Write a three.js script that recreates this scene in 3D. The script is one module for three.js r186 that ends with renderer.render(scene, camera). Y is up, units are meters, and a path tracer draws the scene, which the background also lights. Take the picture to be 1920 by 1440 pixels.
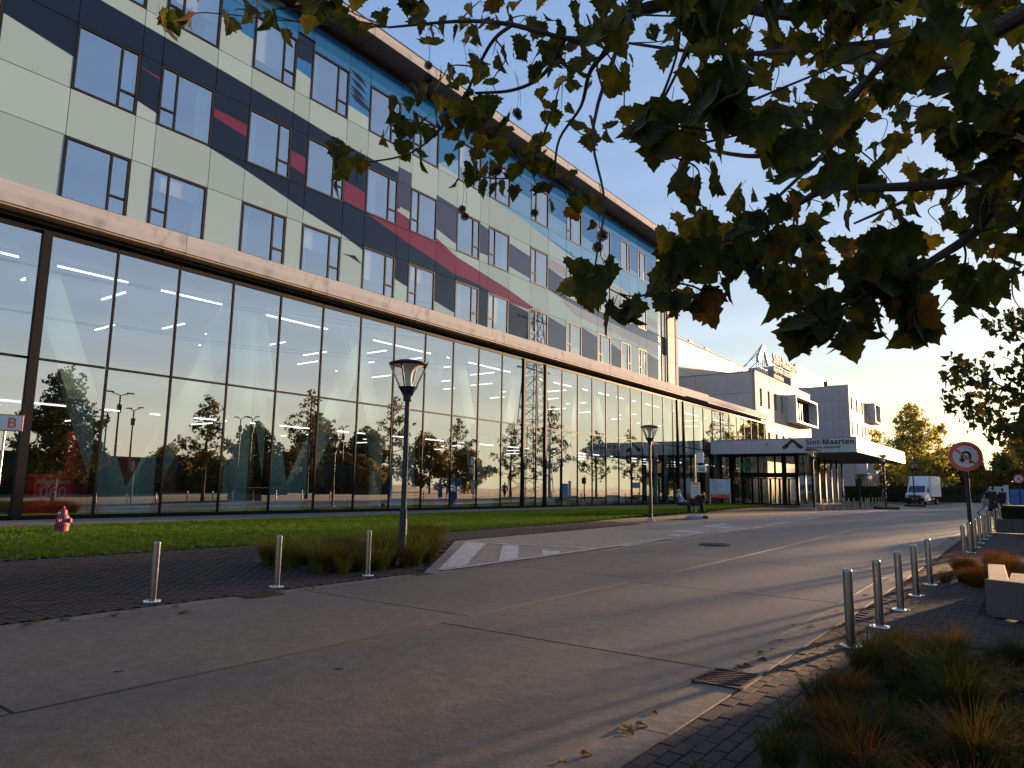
import * as THREE from 'three';
import { mergeGeometries } from 'three/addons/utils/BufferGeometryUtils.js';
import { RoundedBoxGeometry } from 'three/addons/geometries/RoundedBoxGeometry.js';
import { MarchingCubes } from 'three/addons/objects/MarchingCubes.js';
import { RectAreaLightUniformsLib } from 'three/addons/lights/RectAreaLightUniformsLib.js';
import { FontLoader } from 'three/addons/loaders/FontLoader.js';
import { TextGeometry } from 'three/addons/geometries/TextGeometry.js';

// ---------------------------------------------------------------- camera, sky, sun, exposure
const scene = new THREE.Scene();
const R = Math.PI / 180;
const camera = new THREE.PerspectiveCamera(57.23, 4 / 3, 0.1, 4000);
camera.position.set(0, 1.6, 0);
camera.rotation.set(8.341 * R, 36.444 * R, 0.897 * R, 'YXZ');
const renderer = new THREE.WebGLRenderer({ antialias: true });
renderer.setSize(1024, 768);
renderer.toneMapping = THREE.LinearToneMapping;
const EXPOSURE = 3.8;
renderer.toneMappingExposure = EXPOSURE;
renderer.shadowMap.enabled = true;
RectAreaLightUniformsLib.init();

const SUN_AZ = 12 * R, SUN_EL = 5.2 * R;        // to the right of the street's far end, low
const sunDir = new THREE.Vector3(Math.sin(SUN_AZ) * Math.cos(SUN_EL), Math.sin(SUN_EL), -Math.cos(SUN_AZ) * Math.cos(SUN_EL));
const sun = new THREE.DirectionalLight(new THREE.Color().setRGB(1, 0.62, 0.34), 5);
sun.position.copy(sunDir).multiplyScalar(300);
sun.castShadow = true; sun.shadow.radius = 3.5;
Object.assign(sun.shadow.camera, { left: -160, right: 160, top: 120, bottom: -60, near: 1, far: 700 });
sun.shadow.mapSize.set(4096, 4096);
scene.add(sun, sun.target);

function makeSky() {
  const W = 2048, Hh = 1024, data = new Float32Array(W * Hh * 4);
  // clear evening air: [elevation, r, g, b] as seen, divided by the exposure
  const stops = [[0, .94, .82, .63], [5, .83, .87, .81], [11, .50, .65, .83], [20, .245, .41, .71], [32, .20, .355, .655], [50, .14, .28, .58], [90, .10, .22, .48]];
  const g = 1 / EXPOSURE, sa = Math.atan2(sunDir.z, sunDir.x);
  for (let j = 0; j < Hh; j++) for (let i = 0; i < W; i++) {
    const el = ((j + .5) / Hh - .5) * Math.PI, th = ((i + .5) / W - .5) * 2 * Math.PI;
    const x = Math.cos(el) * Math.cos(th), y = Math.sin(el), z = Math.cos(el) * Math.sin(th);
    const ang = Math.acos(Math.min(1, Math.max(-1, x * sunDir.x + y * sunDir.y + z * sunDir.z))) / R;
    const e = Math.max(0, el / R);
    let k = 0; while (k < stops.length - 2 && e > stops[k + 1][0]) k++;
    const a = stops[k], b = stops[k + 1], t = Math.min(1, (e - a[0]) / (b[0] - a[0])), s = t * t * (3 - 2 * t) * .5 + t * .5;
    const w = Math.exp(-ang / 45), c1 = Math.exp(-ang * ang / (2 * 17 * 17)), c2 = Math.exp(-ang * ang / (2 * 6 * 6)), low = Math.exp(-e * e / 150);
    let daz = Math.abs(th - sa); if (daz > Math.PI) daz = 2 * Math.PI - daz;
    const band = low * Math.exp(-daz / R / 38), veil = 1 + .07 * Math.sin(e * 2.1 + Math.sin(th * 5) * 1.6) * Math.exp(-e / 25) * smooth(2, 6, e);
    for (let c = 0; c < 3; c++) {
      let v = (a[c + 1] + (b[c + 1] - a[c + 1]) * s) * (1.04 - .06 * w) * veil;
      v += [1, .84, .40][c] * (c1 * .10 + c2 * 1.6) + [.62, .58, .44][c] * Math.exp(-ang / 26) + [.15, .06, -.28][c] * band;
      data[(j * W + i) * 4 + c] = Math.max(0, v) * g;
    }
    data[(j * W + i) * 4 + 3] = 1;
  }
  const t = new THREE.DataTexture(data, W, Hh, THREE.RGBAFormat, THREE.FloatType);
  t.mapping = THREE.EquirectangularReflectionMapping; t.magFilter = THREE.LinearFilter; t.minFilter = THREE.LinearFilter; t.needsUpdate = true;
  scene.background = t; scene.environment = t;
}
makeSky();

// ---------------------------------------------------------------- helpers
function rng(seed) { return () => { seed |= 0; seed = seed + 0x6D2B79F5 | 0; let t = Math.imul(seed ^ seed >>> 15, 1 | seed); t = t + Math.imul(t ^ t >>> 7, 61 | t) ^ t; return ((t ^ t >>> 14) >>> 0) / 4294967296; }; }
const V = (x, y, z) => new THREE.Vector3(x, y, z);
const col = (r, g, b) => new THREE.Color().setRGB(r, g, b);
function smooth(a, b, x) { const t = Math.min(1, Math.max(0, (x - a) / (b - a))); return t * t * (3 - 2 * t); }
const mixn = (a, b, t) => a + (b - a) * t;
// the lie of the land: the street climbs a little, the lawn rises to the hall's floor
function H(x, z) {
  const a = .35 * smooth(10, 50, -z), t = Math.min(1, Math.max(0, (-x - 10) / 14.4));
  return a + (.4 - a) * t;
}
const used = new Map();
function numbered(n) { const k = used.get(n) ?? 0; used.set(n, k + 1); return k ? `${n}_${String(k).padStart(3, '0')}` : n; }
function tag(o, label, category, group, kind) {
  if (label) o.userData.label = label;
  if (category) o.userData.category = category;
  if (group) o.userData.group = group;
  if (kind) o.userData.kind = kind;
  return o;
}
function shade(o) { o.traverse((m) => { if (m.isMesh) { m.castShadow = true; m.receiveShadow = true; } }); }
function thing(name, label, category, pos = [0, 0, 0], turn = 0, group) {
  const o = new THREE.Group(); o.name = numbered(name); o.position.set(...pos); o.rotation.y = turn; scene.add(o);
  return tag(o, label, category, group);
}
function part(name, geo, mat, parent) { const m = new THREE.Mesh(Array.isArray(geo) ? merge(geo) : geo, mat); m.name = name; m.castShadow = m.receiveShadow = true; parent.add(m); return m; }
function struct(name, geo, mat) { const m = part(numbered(name), geo, mat, scene); m.userData.kind = 'structure'; return m; }
function stuff(name, label, category, mesh) { mesh.name = numbered(name); mesh.castShadow = mesh.receiveShadow = true; scene.add(mesh); return tag(mesh, label, category, null, 'stuff'); }
function dup(o, pos, turn, label, group) { const c = o.clone(); c.name = numbered(o.name.replace(/_\d{3}$/, '')); c.userData = { ...o.userData }; c.position.set(...pos); c.rotation.y = turn; if (label) c.userData.label = label; if (group) c.userData.group = group; scene.add(c); return c; }
function plain(g) { const n = g.index ? g.toNonIndexed() : g; for (const k of Object.keys(n.attributes)) if (!['position', 'normal', 'uv', 'color'].includes(k)) n.deleteAttribute(k); if (!n.attributes.normal) n.computeVertexNormals(); return n; }
// uv in metres, by the face's main axis
function planar(g) {
  const p = g.attributes.position, n = g.attributes.normal, uv = new Float32Array(p.count * 2);
  for (let i = 0; i < p.count; i++) {
    const ax = Math.abs(n.getX(i)), ay = Math.abs(n.getY(i)), az = Math.abs(n.getZ(i));
    if (ay >= ax && ay >= az) { uv[2 * i] = p.getX(i); uv[2 * i + 1] = p.getZ(i); }
    else if (ax >= az) { uv[2 * i] = p.getZ(i); uv[2 * i + 1] = p.getY(i); }
    else { uv[2 * i] = p.getX(i); uv[2 * i + 1] = p.getY(i); }
  }
  g.setAttribute('uv', new THREE.BufferAttribute(uv, 2)); return g;
}
function merge(list) { return planar(mergeGeometries(list.map(plain).map((g) => { if (g.attributes.color && !list[0].attributes.color) g.deleteAttribute('color'); return g; }), false)); }
function box(w, h, d, x = 0, y = 0, z = 0, ry = 0) { const g = new THREE.BoxGeometry(w, h, d); if (ry) g.rotateY(ry); g.translate(x, y, z); return g; }
function rbox(w, h, d, x = 0, y = 0, z = 0, r = .02, seg = 2) { const g = new RoundedBoxGeometry(w, h, d, seg, r); g.translate(x, y, z); return g; }
function cyl(r0, r1, h, x = 0, y = 0, z = 0, n = 16) { const g = new THREE.CylinderGeometry(r1, r0, h, n); g.translate(x, y + h / 2, z); return g; }
function bar(a, b, r0, r1 = r0, n = 8) {
  const d = new THREE.Vector3().subVectors(b, a), L = d.length(), g = new THREE.CylinderGeometry(r1, r0, L, n);
  g.translate(0, L / 2, 0); g.applyQuaternion(new THREE.Quaternion().setFromUnitVectors(V(0, 1, 0), d.normalize())); g.translate(a.x, a.y, a.z); return g;
}
function beam(a, b, w, t, up = V(1, 0, 0)) { // square bar between two points
  const d = new THREE.Vector3().subVectors(b, a), L = d.length(), y = d.clone().normalize(), x = up.clone().addScaledVector(y, -up.dot(y)).normalize(), z = new THREE.Vector3().crossVectors(x, y);
  const g = new THREE.BoxGeometry(t, L, w); g.translate(0, L / 2, 0); g.applyMatrix4(new THREE.Matrix4().makeBasis(x, y, z).setPosition(a)); return g;
}
function quads(list) { // list of [a,b,c,d] Vector3, facing by winding
  const pos = [];
  for (const [a, b, c, d] of list) for (const v of [a, b, c, a, c, d]) pos.push(v.x, v.y, v.z);
  const g = new THREE.BufferGeometry(); g.setAttribute('position', new THREE.Float32BufferAttribute(pos, 3)); g.computeVertexNormals(); return planar(g);
}
function strip(x0, x1, zs, off, nx = 1) { // a sheet lying on the land between two edges
  const q = [], f = typeof x0 === 'function' ? x0 : () => x0, g = typeof x1 === 'function' ? x1 : () => x1;
  for (let i = 0; i + 1 < zs.length; i++) for (let k = 0; k < nx; k++) {
    const P = (z, t) => { const x = mixn(f(z), g(z), t); return V(x, H(x, z) + off, z); };
    q.push([P(zs[i], k / nx), P(zs[i], (k + 1) / nx), P(zs[i + 1], (k + 1) / nx), P(zs[i + 1], k / nx)]);
  }
  return quads(q);
}
const range = (a, b, s) => { const o = []; for (let v = a; s > 0 ? v <= b + 1e-6 : v >= b - 1e-6; v += s) o.push(v); return o; };
// a paving piece with worn edges, corners given in plan, its top on the land
function slab(c, off, thick = .12, bev = .012) {
  const cx = c.reduce((s, p) => s + p[0], 0) / c.length, cz = c.reduce((s, p) => s + p[1], 0) / c.length, top = [], rim = [], low = [];
  for (const [x, z] of c) {
    const d = Math.hypot(x - cx, z - cz), k = 1 - bev * 1.5 / d, y = H(x, z) + off;
    top.push(V(cx + (x - cx) * k, y, cz + (z - cz) * k)); rim.push(V(x, y - bev, z)); low.push(V(x, y - thick, z));
  }
  const q = [[top[0], top[1], top[2], top[3]]];
  for (let i = 0; i < 4; i++) { const j = (i + 1) % 4; q.push([top[i], rim[i], rim[j], top[j]], [rim[i], low[i], low[j], rim[j]]); }
  return quads(q);
}

// ---------------------------------------------------------------- textures
function noise2(seed, n) { // periodic value noise, n cells
  const r = rng(seed), a = new Float32Array(n * n); for (let i = 0; i < a.length; i++) a[i] = r();
  return (u, v) => { const x = u * n, y = v * n, i = Math.floor(x), j = Math.floor(y), s = smooth(0, 1, x - i), t = smooth(0, 1, y - j), at = (p, q) => a[((q % n + n) % n) * n + (p % n + n) % n]; return mixn(mixn(at(i, j), at(i + 1, j), s), mixn(at(i, j + 1), at(i + 1, j + 1), s), t); };
}
function fbm(seed, n, oct = 5, gain = .55) { const f = []; for (let i = 0; i < oct; i++) f.push(noise2(seed + i * 7, n << i)); return (u, v) => { let s = 0, a = 1, w = 0; for (const g of f) { s += a * g(u, v); w += a; a *= gain; } return s / w; }; }
function tex(size, fn, srgb = true, rep = 1) {
  const d = new Uint8Array(size * size * 4);
  for (let j = 0; j < size; j++) for (let i = 0; i < size; i++) { const c = fn((i + .5) / size, (j + .5) / size); for (let k = 0; k < 3; k++) d[(j * size + i) * 4 + k] = Math.max(0, Math.min(255, c[k] * 255)); d[(j * size + i) * 4 + 3] = 255; }
  const t = new THREE.DataTexture(d, size, size); t.wrapS = t.wrapT = THREE.RepeatWrapping; t.magFilter = THREE.LinearFilter; t.minFilter = THREE.LinearMipmapLinearFilter; t.generateMipmaps = true;
  if (srgb) t.colorSpace = THREE.SRGBColorSpace; t.repeat.set(rep, rep); t.needsUpdate = true; return t;
}
const nA = fbm(11, 4, 6), nB = fbm(23, 16, 5), nC = fbm(37, 64, 3, .8), nD = fbm(51, 3, 4);
const grey = (v) => [v, v, v];
const texRoad = tex(1024, (u, v) => { const c = .74 + .09 * (nA(u, v) - .5) + .10 * (nB(u, v) - .5) + .34 * (nC(u, v) - .5), st = smooth(.62, .78, nD(u, v)) * .05 + smooth(.80, .86, nC(v, u)) * .16; return [c - st, c - st * .97, c - st * .94]; }, true, 1 / 6);
const texRoadB = tex(512, (u, v) => grey(.5 + .5 * (nC(u, v) - .5) + .3 * (nB(u, v) - .5)), false, 1 / 2);
const texConc = tex(512, (u, v) => { const c = .80 + .22 * (nA(u, v) - .5) + .14 * (nB(u, v) - .5), s = smooth(.48, .8, nC(u, v * .05)) * smooth(.42, .7, nA(u, v * .5)) * .26; return [c - s, c - s * 1.02, c - s * 1.05]; }, true, 1 / 5);
const texBrick = tex(256, (u, v) => { const c = .72 + .5 * (nB(u, v) - .5) + .25 * (nC(u, v) - .5); return grey(c); }, true, 1 / .8);
const texSoil = tex(512, (u, v) => { const c = .62 + .5 * (nB(u, v) - .5) + .45 * (nC(u, v) - .5) + .25 * (nA(u, v) - .5); return [c, c * .95, c * .88]; }, true, 1 / 3);
const texPlaster = tex(512, (u, v) => { const c = .86 + .10 * (nA(u, v) - .5) + .07 * (nB(u, v) - .5); return grey(c); }, true, 1 / 7);
const texBark = tex(256, (u, v) => { const c = .6 + .6 * (nB(u, v * .3) - .5) + .35 * (nA(u, v) - .5); return [c, c * .97, c * .9]; }, true, 1);
const texLeaf = tex(256, (u, v) => { const c = .72 + .55 * (nA(u, v) - .5) + .25 * (nB(u, v) - .5), y = smooth(.5, .72, nD(u, v)); return [c + y * .22, c + y * .10, c * .8 - y * .05]; }, true, 1);

// ---------------------------------------------------------------- materials
const std = (c, rough, o = {}) => new THREE.MeshStandardMaterial({ color: c, roughness: rough, side: THREE.DoubleSide, ...o });
const phys = (c, rough, o = {}) => new THREE.MeshPhysicalMaterial({ color: c, roughness: rough, side: THREE.DoubleSide, ...o });
const roadTone = (r, g, b) => std(col(r, g, b), .62, { map: texRoad, bumpMap: texRoadB, bumpScale: .004 });
const M = {
  road: [roadTone(.130, .104, .077), roadTone(.123, .099, .073), roadTone(.136, .109, .081)],
  layby: [roadTone(.34, .285, .225), roadTone(.31, .265, .21)],
  gutter: std(col(.26, .20, .14), .8, { map: texRoad, bumpMap: texRoadB, bumpScale: .003 }),
  jointBed: std(col(.008, .008, .008), .9),
  sand: std(col(.055, .05, .047), .95, { map: texSoil }),
  brick: [[.055, .036, .030], [.075, .045, .033], [.040, .032, .030], [.10, .058, .038], [.06, .045, .038]].map((c) => std(col(...c), .92, { map: texBrick, bumpMap: texBrick, bumpScale: .002 })),
  walk: std(col(.20, .195, .19), .85, { map: texRoad }),
  soil: std(col(.085, .068, .052), .95, { map: texSoil, bumpMap: texSoil, bumpScale: .02 }),
  lawn: std(col(.045, .075, .016), .95, { map: texSoil }),
  field: std(col(.10, .11, .06), .95, { map: texSoil }),
  paint: std(col(.68, .68, .67), .6, { map: texRoad }),
  steel: std(col(.33, .32, .31), .26, { metalness: 1 }),
  steelPlate: std(col(.70, .69, .67), .16, { metalness: 1 }),
  rust: std(col(.10, .055, .035), .8, { map: texBark }),
  dark: std(col(.018, .018, .02), .45),
  frame: phys(col(.010, .008, .009), .5, { specularIntensity: .4 }),
  mullion: phys(col(.006, .006, .007), .6, { specularIntensity: .25 }),
  post: phys(col(.030, .034, .042), .55, { specularIntensity: .5 }),
  conc: std(col(.46, .49, .55), .85, { map: texConc, bumpMap: texConc, bumpScale: .004 }),
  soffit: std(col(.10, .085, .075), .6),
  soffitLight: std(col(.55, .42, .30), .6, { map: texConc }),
  white: std(col(.74, .75, .75), .6, { map: texPlaster }),
  endWall: std(col(.78, .70, .64), .75, { map: texPlaster }),
  plaster: std(col(.64, .49, .38), .75, { map: texPlaster }),
  plasterGrey: std(col(.50, .49, .49), .75, { map: texPlaster }),
  planter: std(col(.15, .14, .125), .9, { map: texConc, bumpMap: texConc, bumpScale: .004 }),
  yellowClad: std(col(.72, .62, .44), .6, { map: texPlaster }),
  blueClad: std(col(.26, .29, .36), .55, { map: texPlaster }),
  glass: phys(col(.80, .90, .90), 0, { transmission: 1, thickness: 0, ior: 6 }),
  glassClear: phys(col(.86, .92, .86), 0, { transmission: 1, thickness: 0, ior: 1.8 }),
  lampGlass: phys(col(.93, .93, .90), .05, { transmission: 1, thickness: 0, ior: 1.5 }),
  curtain: phys(col(.62, .62, .64), 1, { transmission: .35, thickness: 0 }),
  teal: std(col(.26, .44, .43), .7),
  hallFloor: std(col(.10, .08, .065), .5),
  hallWall: std(col(.05, .038, .028), .8),
  hallWhite: std(col(.32, .31, .28), .8),
  hallCeil: std(col(.07, .07, .08), .8),
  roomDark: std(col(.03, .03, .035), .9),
  red: std(col(.85, .03, .02), .5),
  signRed: phys(col(.62, .055, .035), .35, { clearcoat: .4 }),
  signWhite: phys(col(.62, .62, .63), .4, { clearcoat: .3 }),
  black: std(col(.012, .012, .013), .5),
  blueSign: std(col(.03, .15, .42), .5),
  orange: std(col(.55, .22, .10), .6),
  glow: std(col(.1, .1, .1), .5, { emissive: col(1, .97, .92), emissiveIntensity: 1.1 }),
  bark: std(col(.12, .10, .08), .9, { map: texBark, bumpMap: texBark, bumpScale: .006 }),
  twig: std(col(.045, .032, .024), .85),
  greenCross: std(col(.02, .16, .06), .5),
  tyre: std(col(.02, .02, .02), .85),
};
const leafMat = (c, t = .45) => phys(col(...c), 1, { transmission: t, thickness: 0, map: texLeaf, specularIntensity: .25 });
const crownMat = (t = .4) => phys(col(1, 1, 1), 1, { transmission: t, thickness: 0, vertexColors: true, specularIntensity: .2 });

// ---------------------------------------------------------------- ground, road, pavements
function groundSheet() {
  const xs = [-1600, -700, -300, -150, -90, -60, ...range(-44, 24, 4), 40, 60, 100, 200, 500, 1600], zs = [500, 200, 80, 40, 20, ...range(12, -130, -4), -160, -220, -320, -500, -900, -1900], q = [];
  const P = (x, z) => V(x, H(x, z) - .09, z);
  for (let i = 0; i + 1 < xs.length; i++) for (let j = 0; j + 1 < zs.length; j++) q.push([P(xs[i], zs[j]), P(xs[i + 1], zs[j]), P(xs[i + 1], zs[j + 1]), P(xs[i], zs[j + 1])]);
  struct('ground', quads(q), M.field);
}
groundSheet();
const zAll = range(14, -150, -2);
const edgeX = (z) => { // where the concrete of the lay-by meets the pavement
  const t = -z; if (t < 9.9) return -9.3; if (t < 15.2) return mixn(-9.3, -13.1, (t - 9.9) / 5.3); if (t < 26) return -13.1; if (t < 40) return mixn(-13.1, -11.3, smooth(26, 40, t)); if (t < 70) return -11.3 + .9 * smooth(48, 58, t); return mixn(-10.4, -10.4 - 3.5, smooth(72, 90, t));
};
const road = new THREE.Group(); road.name = 'road'; road.userData.kind = 'structure'; scene.add(road);
part('road_bed', strip(edgeX, -2.05, range(14, -150, -1), -.006, 14), M.jointBed, road);
const rr = rng(5);
for (let n = -3; n < 26; n++) {
  const z0 = -2.12 - n * 4.92, z1 = z0 - 4.92, g = .015;
  part('road_slab', slab([[-9.02 + g, z0 - g], [-5.82, z0 - g], [-5.82, z1 + g], [-9.02 + g, z1 + g]], 0, .1, .002), M.road[Math.floor(rr() * 3)], road);
  const h = .55;
  part('road_slab', slab([[-5.78, z0 + h - g], [-2.425, z0 + h - g], [-2.425, z1 + h + g], [-5.78, z1 + h + g]], 0, .1, .002), M.road[Math.floor(rr() * 3)], road);
  for (let k = 0; k < 2; k++) { // gutter stones either side
    const a = z0 - k * 2.46, b = a - 2.46;
    part('gutter_stone', slab([[-2.412, a - .004], [-2.06, a - .004], [-2.06, b + .004], [-2.412, b + .004]], .006, .1, .003), M.gutter, road);
    if (b > -9.9 || a < -88) part('gutter_stone', slab([[-9.32, a - .004], [-9.03, a - .004], [-9.03, Math.max(b, -9.9) + .004], [-9.32, Math.max(b, -9.9) + .004]], -.001, .1, .006), M.gutter, road);
  }
}
{ // lay-by slabs
  const zs = [-9.92, -12.2, -15.2, -20, -24.9, -29.8, -34.7, -39.6, -44.5, -49.4, -54.3, -59.2, -64.1, -69, -74, -79, -84, -90];
  for (let i = 0; i + 1 < zs.length; i++) {
    const a = zs[i], b = zs[i + 1], g = .008;
    part('road_slab', slab([[edgeX(a) + g, a - g], [-9.03 - g, a - g], [-9.03 - g, b + g], [edgeX(b) + g, b + g]], .001, .1, .002), M.layby[i % 2], road);
  }
}
// painted markings
function mark(pts, off = .014) { const v = pts.map(([x, z]) => V(x, H(x, z) + off, z)); return quads([v]); }
const markings = [
  mark([[-9.34, -10.35], [-9.45, -11.3], [-12.2, -15.5], [-12.65, -15.1]]),
  mark([[-9.45, -12.42], [-9.5, -13.2], [-11.4, -15.85], [-11.85, -15.75]]),
  mark([[-9.5, -14.2], [-9.5, -14.95], [-10.25, -16.05], [-10.7, -15.95]]),
  mark([[-9.30, -10.3], [-9.18, -10.3], [-9.30, -24.5], [-9.42, -24.5]], .018),
  mark([[-12.8, -15.15], [-12.6, -15.05], [-9.45, -16.5], [-9.45, -16.7]], .018),
  ...[[17.6, 19.5], [20.7, 22.2], [25, 28], [30.5, 33.5], [36, 39], [41.5, 44.5], [47, 50]].map(([a, b]) => mark([[-9.22, -a], [-9.08, -a], [-9.08, -b], [-9.22, -b]], .018)),
  // a large stretched letter in the lay-by
  mark([[-10.85, -22.4], [-9.6, -22.4], [-9.6, -22.9], [-10.85, -22.9]]), mark([[-9.95, -22.9], [-9.6, -22.9], [-9.55, -24.6], [-9.9, -24.6]]), mark([[-10.85, -22.9], [-10.5, -22.9], [-10.35, -24.2], [-10.7, -24.2]]), mark([[-10.7, -24.2], [-9.9, -24.2], [-9.55, -24.8], [-10.6, -24.8]], .018),
  mark([[-10.9, -27.5], [-9.7, -27.5], [-9.7, -28.1], [-10.9, -28.1]]), mark([[-10.9, -28.1], [-10.5, -28.1], [-10.5, -30], [-10.9, -30]]),
];
for (const g of markings) part('painted_marking', g, M.paint, road);

// left brick pavement, right brick pavement
struct('pavement', strip(-15.15, (z) => edgeX(z) - .01, range(14, -62, -2), -.022, 3), M.sand);
struct('pavement', strip(-2.05, 8, range(14, -120, -2), -.022, 3), M.sand);
struct('pavement', strip(-24.6, -21.9, range(14, -64, -2), .0, 1), M.walk);
struct('forecourt', strip(-24.4, (z) => edgeX(z) - .01, range(-62, -92, -2), -.012, 3), M.walk);
{
  const bg = rbox(1, 1, 1, 0, 0, 0, .06, 1); // unit brick, scaled per copy
  const shapes = [[.21, .055, .10], [.205, .055, .097]].map(([a, b, c]) => new RoundedBoxGeometry(c, b, a, 1, .008));
  const mkInst = (n, list, mat, label) => {
    const m = new THREE.InstancedMesh(shapes[0], mat, list.length), d = new THREE.Object3D(), c = new THREE.Color();
    list.forEach(([x, z, ry, tone, dy], i) => { d.position.set(x, H(x, z) - .0275 + dy, z); d.rotation.set((tone[0] - .8) * .03, ry, (tone[1] - .8) * .03); d.updateMatrix(); m.setMatrixAt(i, d.matrix); m.setColorAt(i, c.setRGB(...tone)); });
    stuff(n, label, 'bricks', m);
  };
  const r = rng(77), tone = () => { const t = .7 + .6 * r(), w = r(); return w > .8 ? [t * 1.35, t * 1.0, t * .82] : w < .3 ? [t * .9, t * .9, t * 1.02] : [t, t, t]; };
  const left = [], right = [];
  for (let z = 3; z > -27; z -= .104) for (let x = -9.45 - (Math.round(z / .104) % 2 ? .107 : 0); x > -15.1; x -= .214) if (x < edgeX(z) - .12) left.push([x, z, Math.PI / 2, tone(), (r() - .5) * .006]);
  for (let z = -9.25; z > -32; z -= .104) for (let x = -1.93 + (Math.round(z / .104) % 2 ? .107 : 0); x < 1.6; x += .214) {
    if (x > mixn(-.75, .2, Math.min(1, Math.max(0, (z + 11.7) / 1))) && z < -11 && z > -14.6) continue;
    right.push([x, z, Math.PI / 2, tone(), (r() - .5) * .007]);
  }
  mkInst('brick_paving', left, std(col(.026, .018, .015), .95, { map: texBrick, bumpMap: texBrick, bumpScale: .002 }), 'dark brown brick paving behind the left bollards');
  mkInst('brick_paving', right, M.brick[0], 'dark brown brick paving around the right bollards');
  // nearest strip: every brick by itself
  const pav = new THREE.Group(); pav.name = 'brick_edging'; pav.userData.kind = 'structure'; scene.add(pav);
  let n = 0;
  for (let row = 0; row < 5; row++) for (let z = -2.6 - (row % 2) * .107; z > -9.5 + row * .12 && n < 300; z -= .2135) {
    const x = -1.995 + row * .1035 - .004 * r(), m = part('brick', shapes[row % 2], M.brick[Math.floor(r() * 5)], pav);
    m.position.set(x, H(x, z) - .026 + (r() - .5) * .007, z); m.rotation.set((r() - .5) * .03, (r() - .5) * .03, (r() - .5) * .04); n++;
  }
}
// soil of the planting beds
struct('soil', strip(-1.56, 6, range(6, -9.2, -.6), -.006, 6), M.soil);
struct('soil', strip(-1.25, 6, range(-14.6, -20, -.6), .002, 3), M.soil);
struct('soil', quads([[[-12.7, -8.5], [-10.05, -8.4], [-10.35, -10.6], [-12.9, -11.5]], [[-12.9, -11.5], [-10.35, -10.6], [-13.3, -14.9], [-14.3, -15.1]]].map((q) => q.map(([x, z]) => V(x, H(x, z) + .004, z)))), M.soil);
// lawn
const lawnR = (z) => -15.15 - .9 * smooth(22, 34, -z) - 2.2 * smooth(36, 62, -z);
struct('lawn', strip(-21.9, lawnR, range(14, -62, -1.5), .004, 4), M.lawn);
function bladeTuft(seed, n, h, spread, w) {
  const r = rng(seed), pos = [];
  for (let i = 0; i < n; i++) {
    const a = r() * 6.283, d = r() * spread, hh = h * (.55 + .6 * r()), bx = Math.cos(a) * d, bz = Math.sin(a) * d, la = r() * 6.283, lean = hh * (.2 + .7 * r()), wa = la + 1.57, wx = Math.cos(wa) * w, wz = Math.sin(wa) * w;
    const mx = bx + Math.cos(la) * lean * .35, mz = bz + Math.sin(la) * lean * .35, tx = bx + Math.cos(la) * lean, tz = bz + Math.sin(la) * lean;
    pos.push(bx - wx, 0, bz - wz, bx + wx, 0, bz + wz, mx + wx * .8, hh * .6, mz + wz * .8, bx - wx, 0, bz - wz, mx + wx * .8, hh * .6, mz + wz * .8, mx - wx * .8, hh * .6, mz - wz * .8, mx - wx * .8, hh * .6, mz - wz * .8, mx + wx * .8, hh * .6, mz + wz * .8, tx, hh, tz);
  }
  const g = new THREE.BufferGeometry(); g.setAttribute('position', new THREE.Float32BufferAttribute(pos, 3)); g.computeVertexNormals(); return planar(g);
}
const grassMat = phys(col(1, 1, 1), 1, { transmission: .4, thickness: 0, specularIntensity: .15 });
function scatter(name, label, category, geo, mat, spots) {
  const m = new THREE.InstancedMesh(geo, mat, spots.length), d = new THREE.Object3D(), c = new THREE.Color();
  spots.forEach(([x, y, z, s, ry, rgb, sy], i) => { d.position.set(x, y, z); d.scale.set(s, s * (sy ?? 1), s); d.rotation.set(0, ry, 0); d.updateMatrix(); m.setMatrixAt(i, d.matrix); m.setColorAt(i, c.setRGB(...rgb)); });
  return stuff(name, label, category, m);
}
{
  const r = rng(9), s = [];
  for (let i = 0; i < 46000; i++) {
    const z = 8 - Math.pow(r(), .9) * 70, x1 = lawnR(z), x = mixn(x1, -21.95, r()), t = .7 + .6 * r(), y = nA(x / 9, z / 9) > .52 ? 1.25 : 1;
    s.push([x, H(x, z), z, .8 + .5 * r(), r() * 6.28, [.068 * t * y, .145 * t, .010 * t]]);
  }
  scatter('grass', 'mown green lawn between the glass hall and the brick pavement', 'grass', bladeTuft(3, 9, .075, .10, .006), grassMat, s);
}
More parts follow.
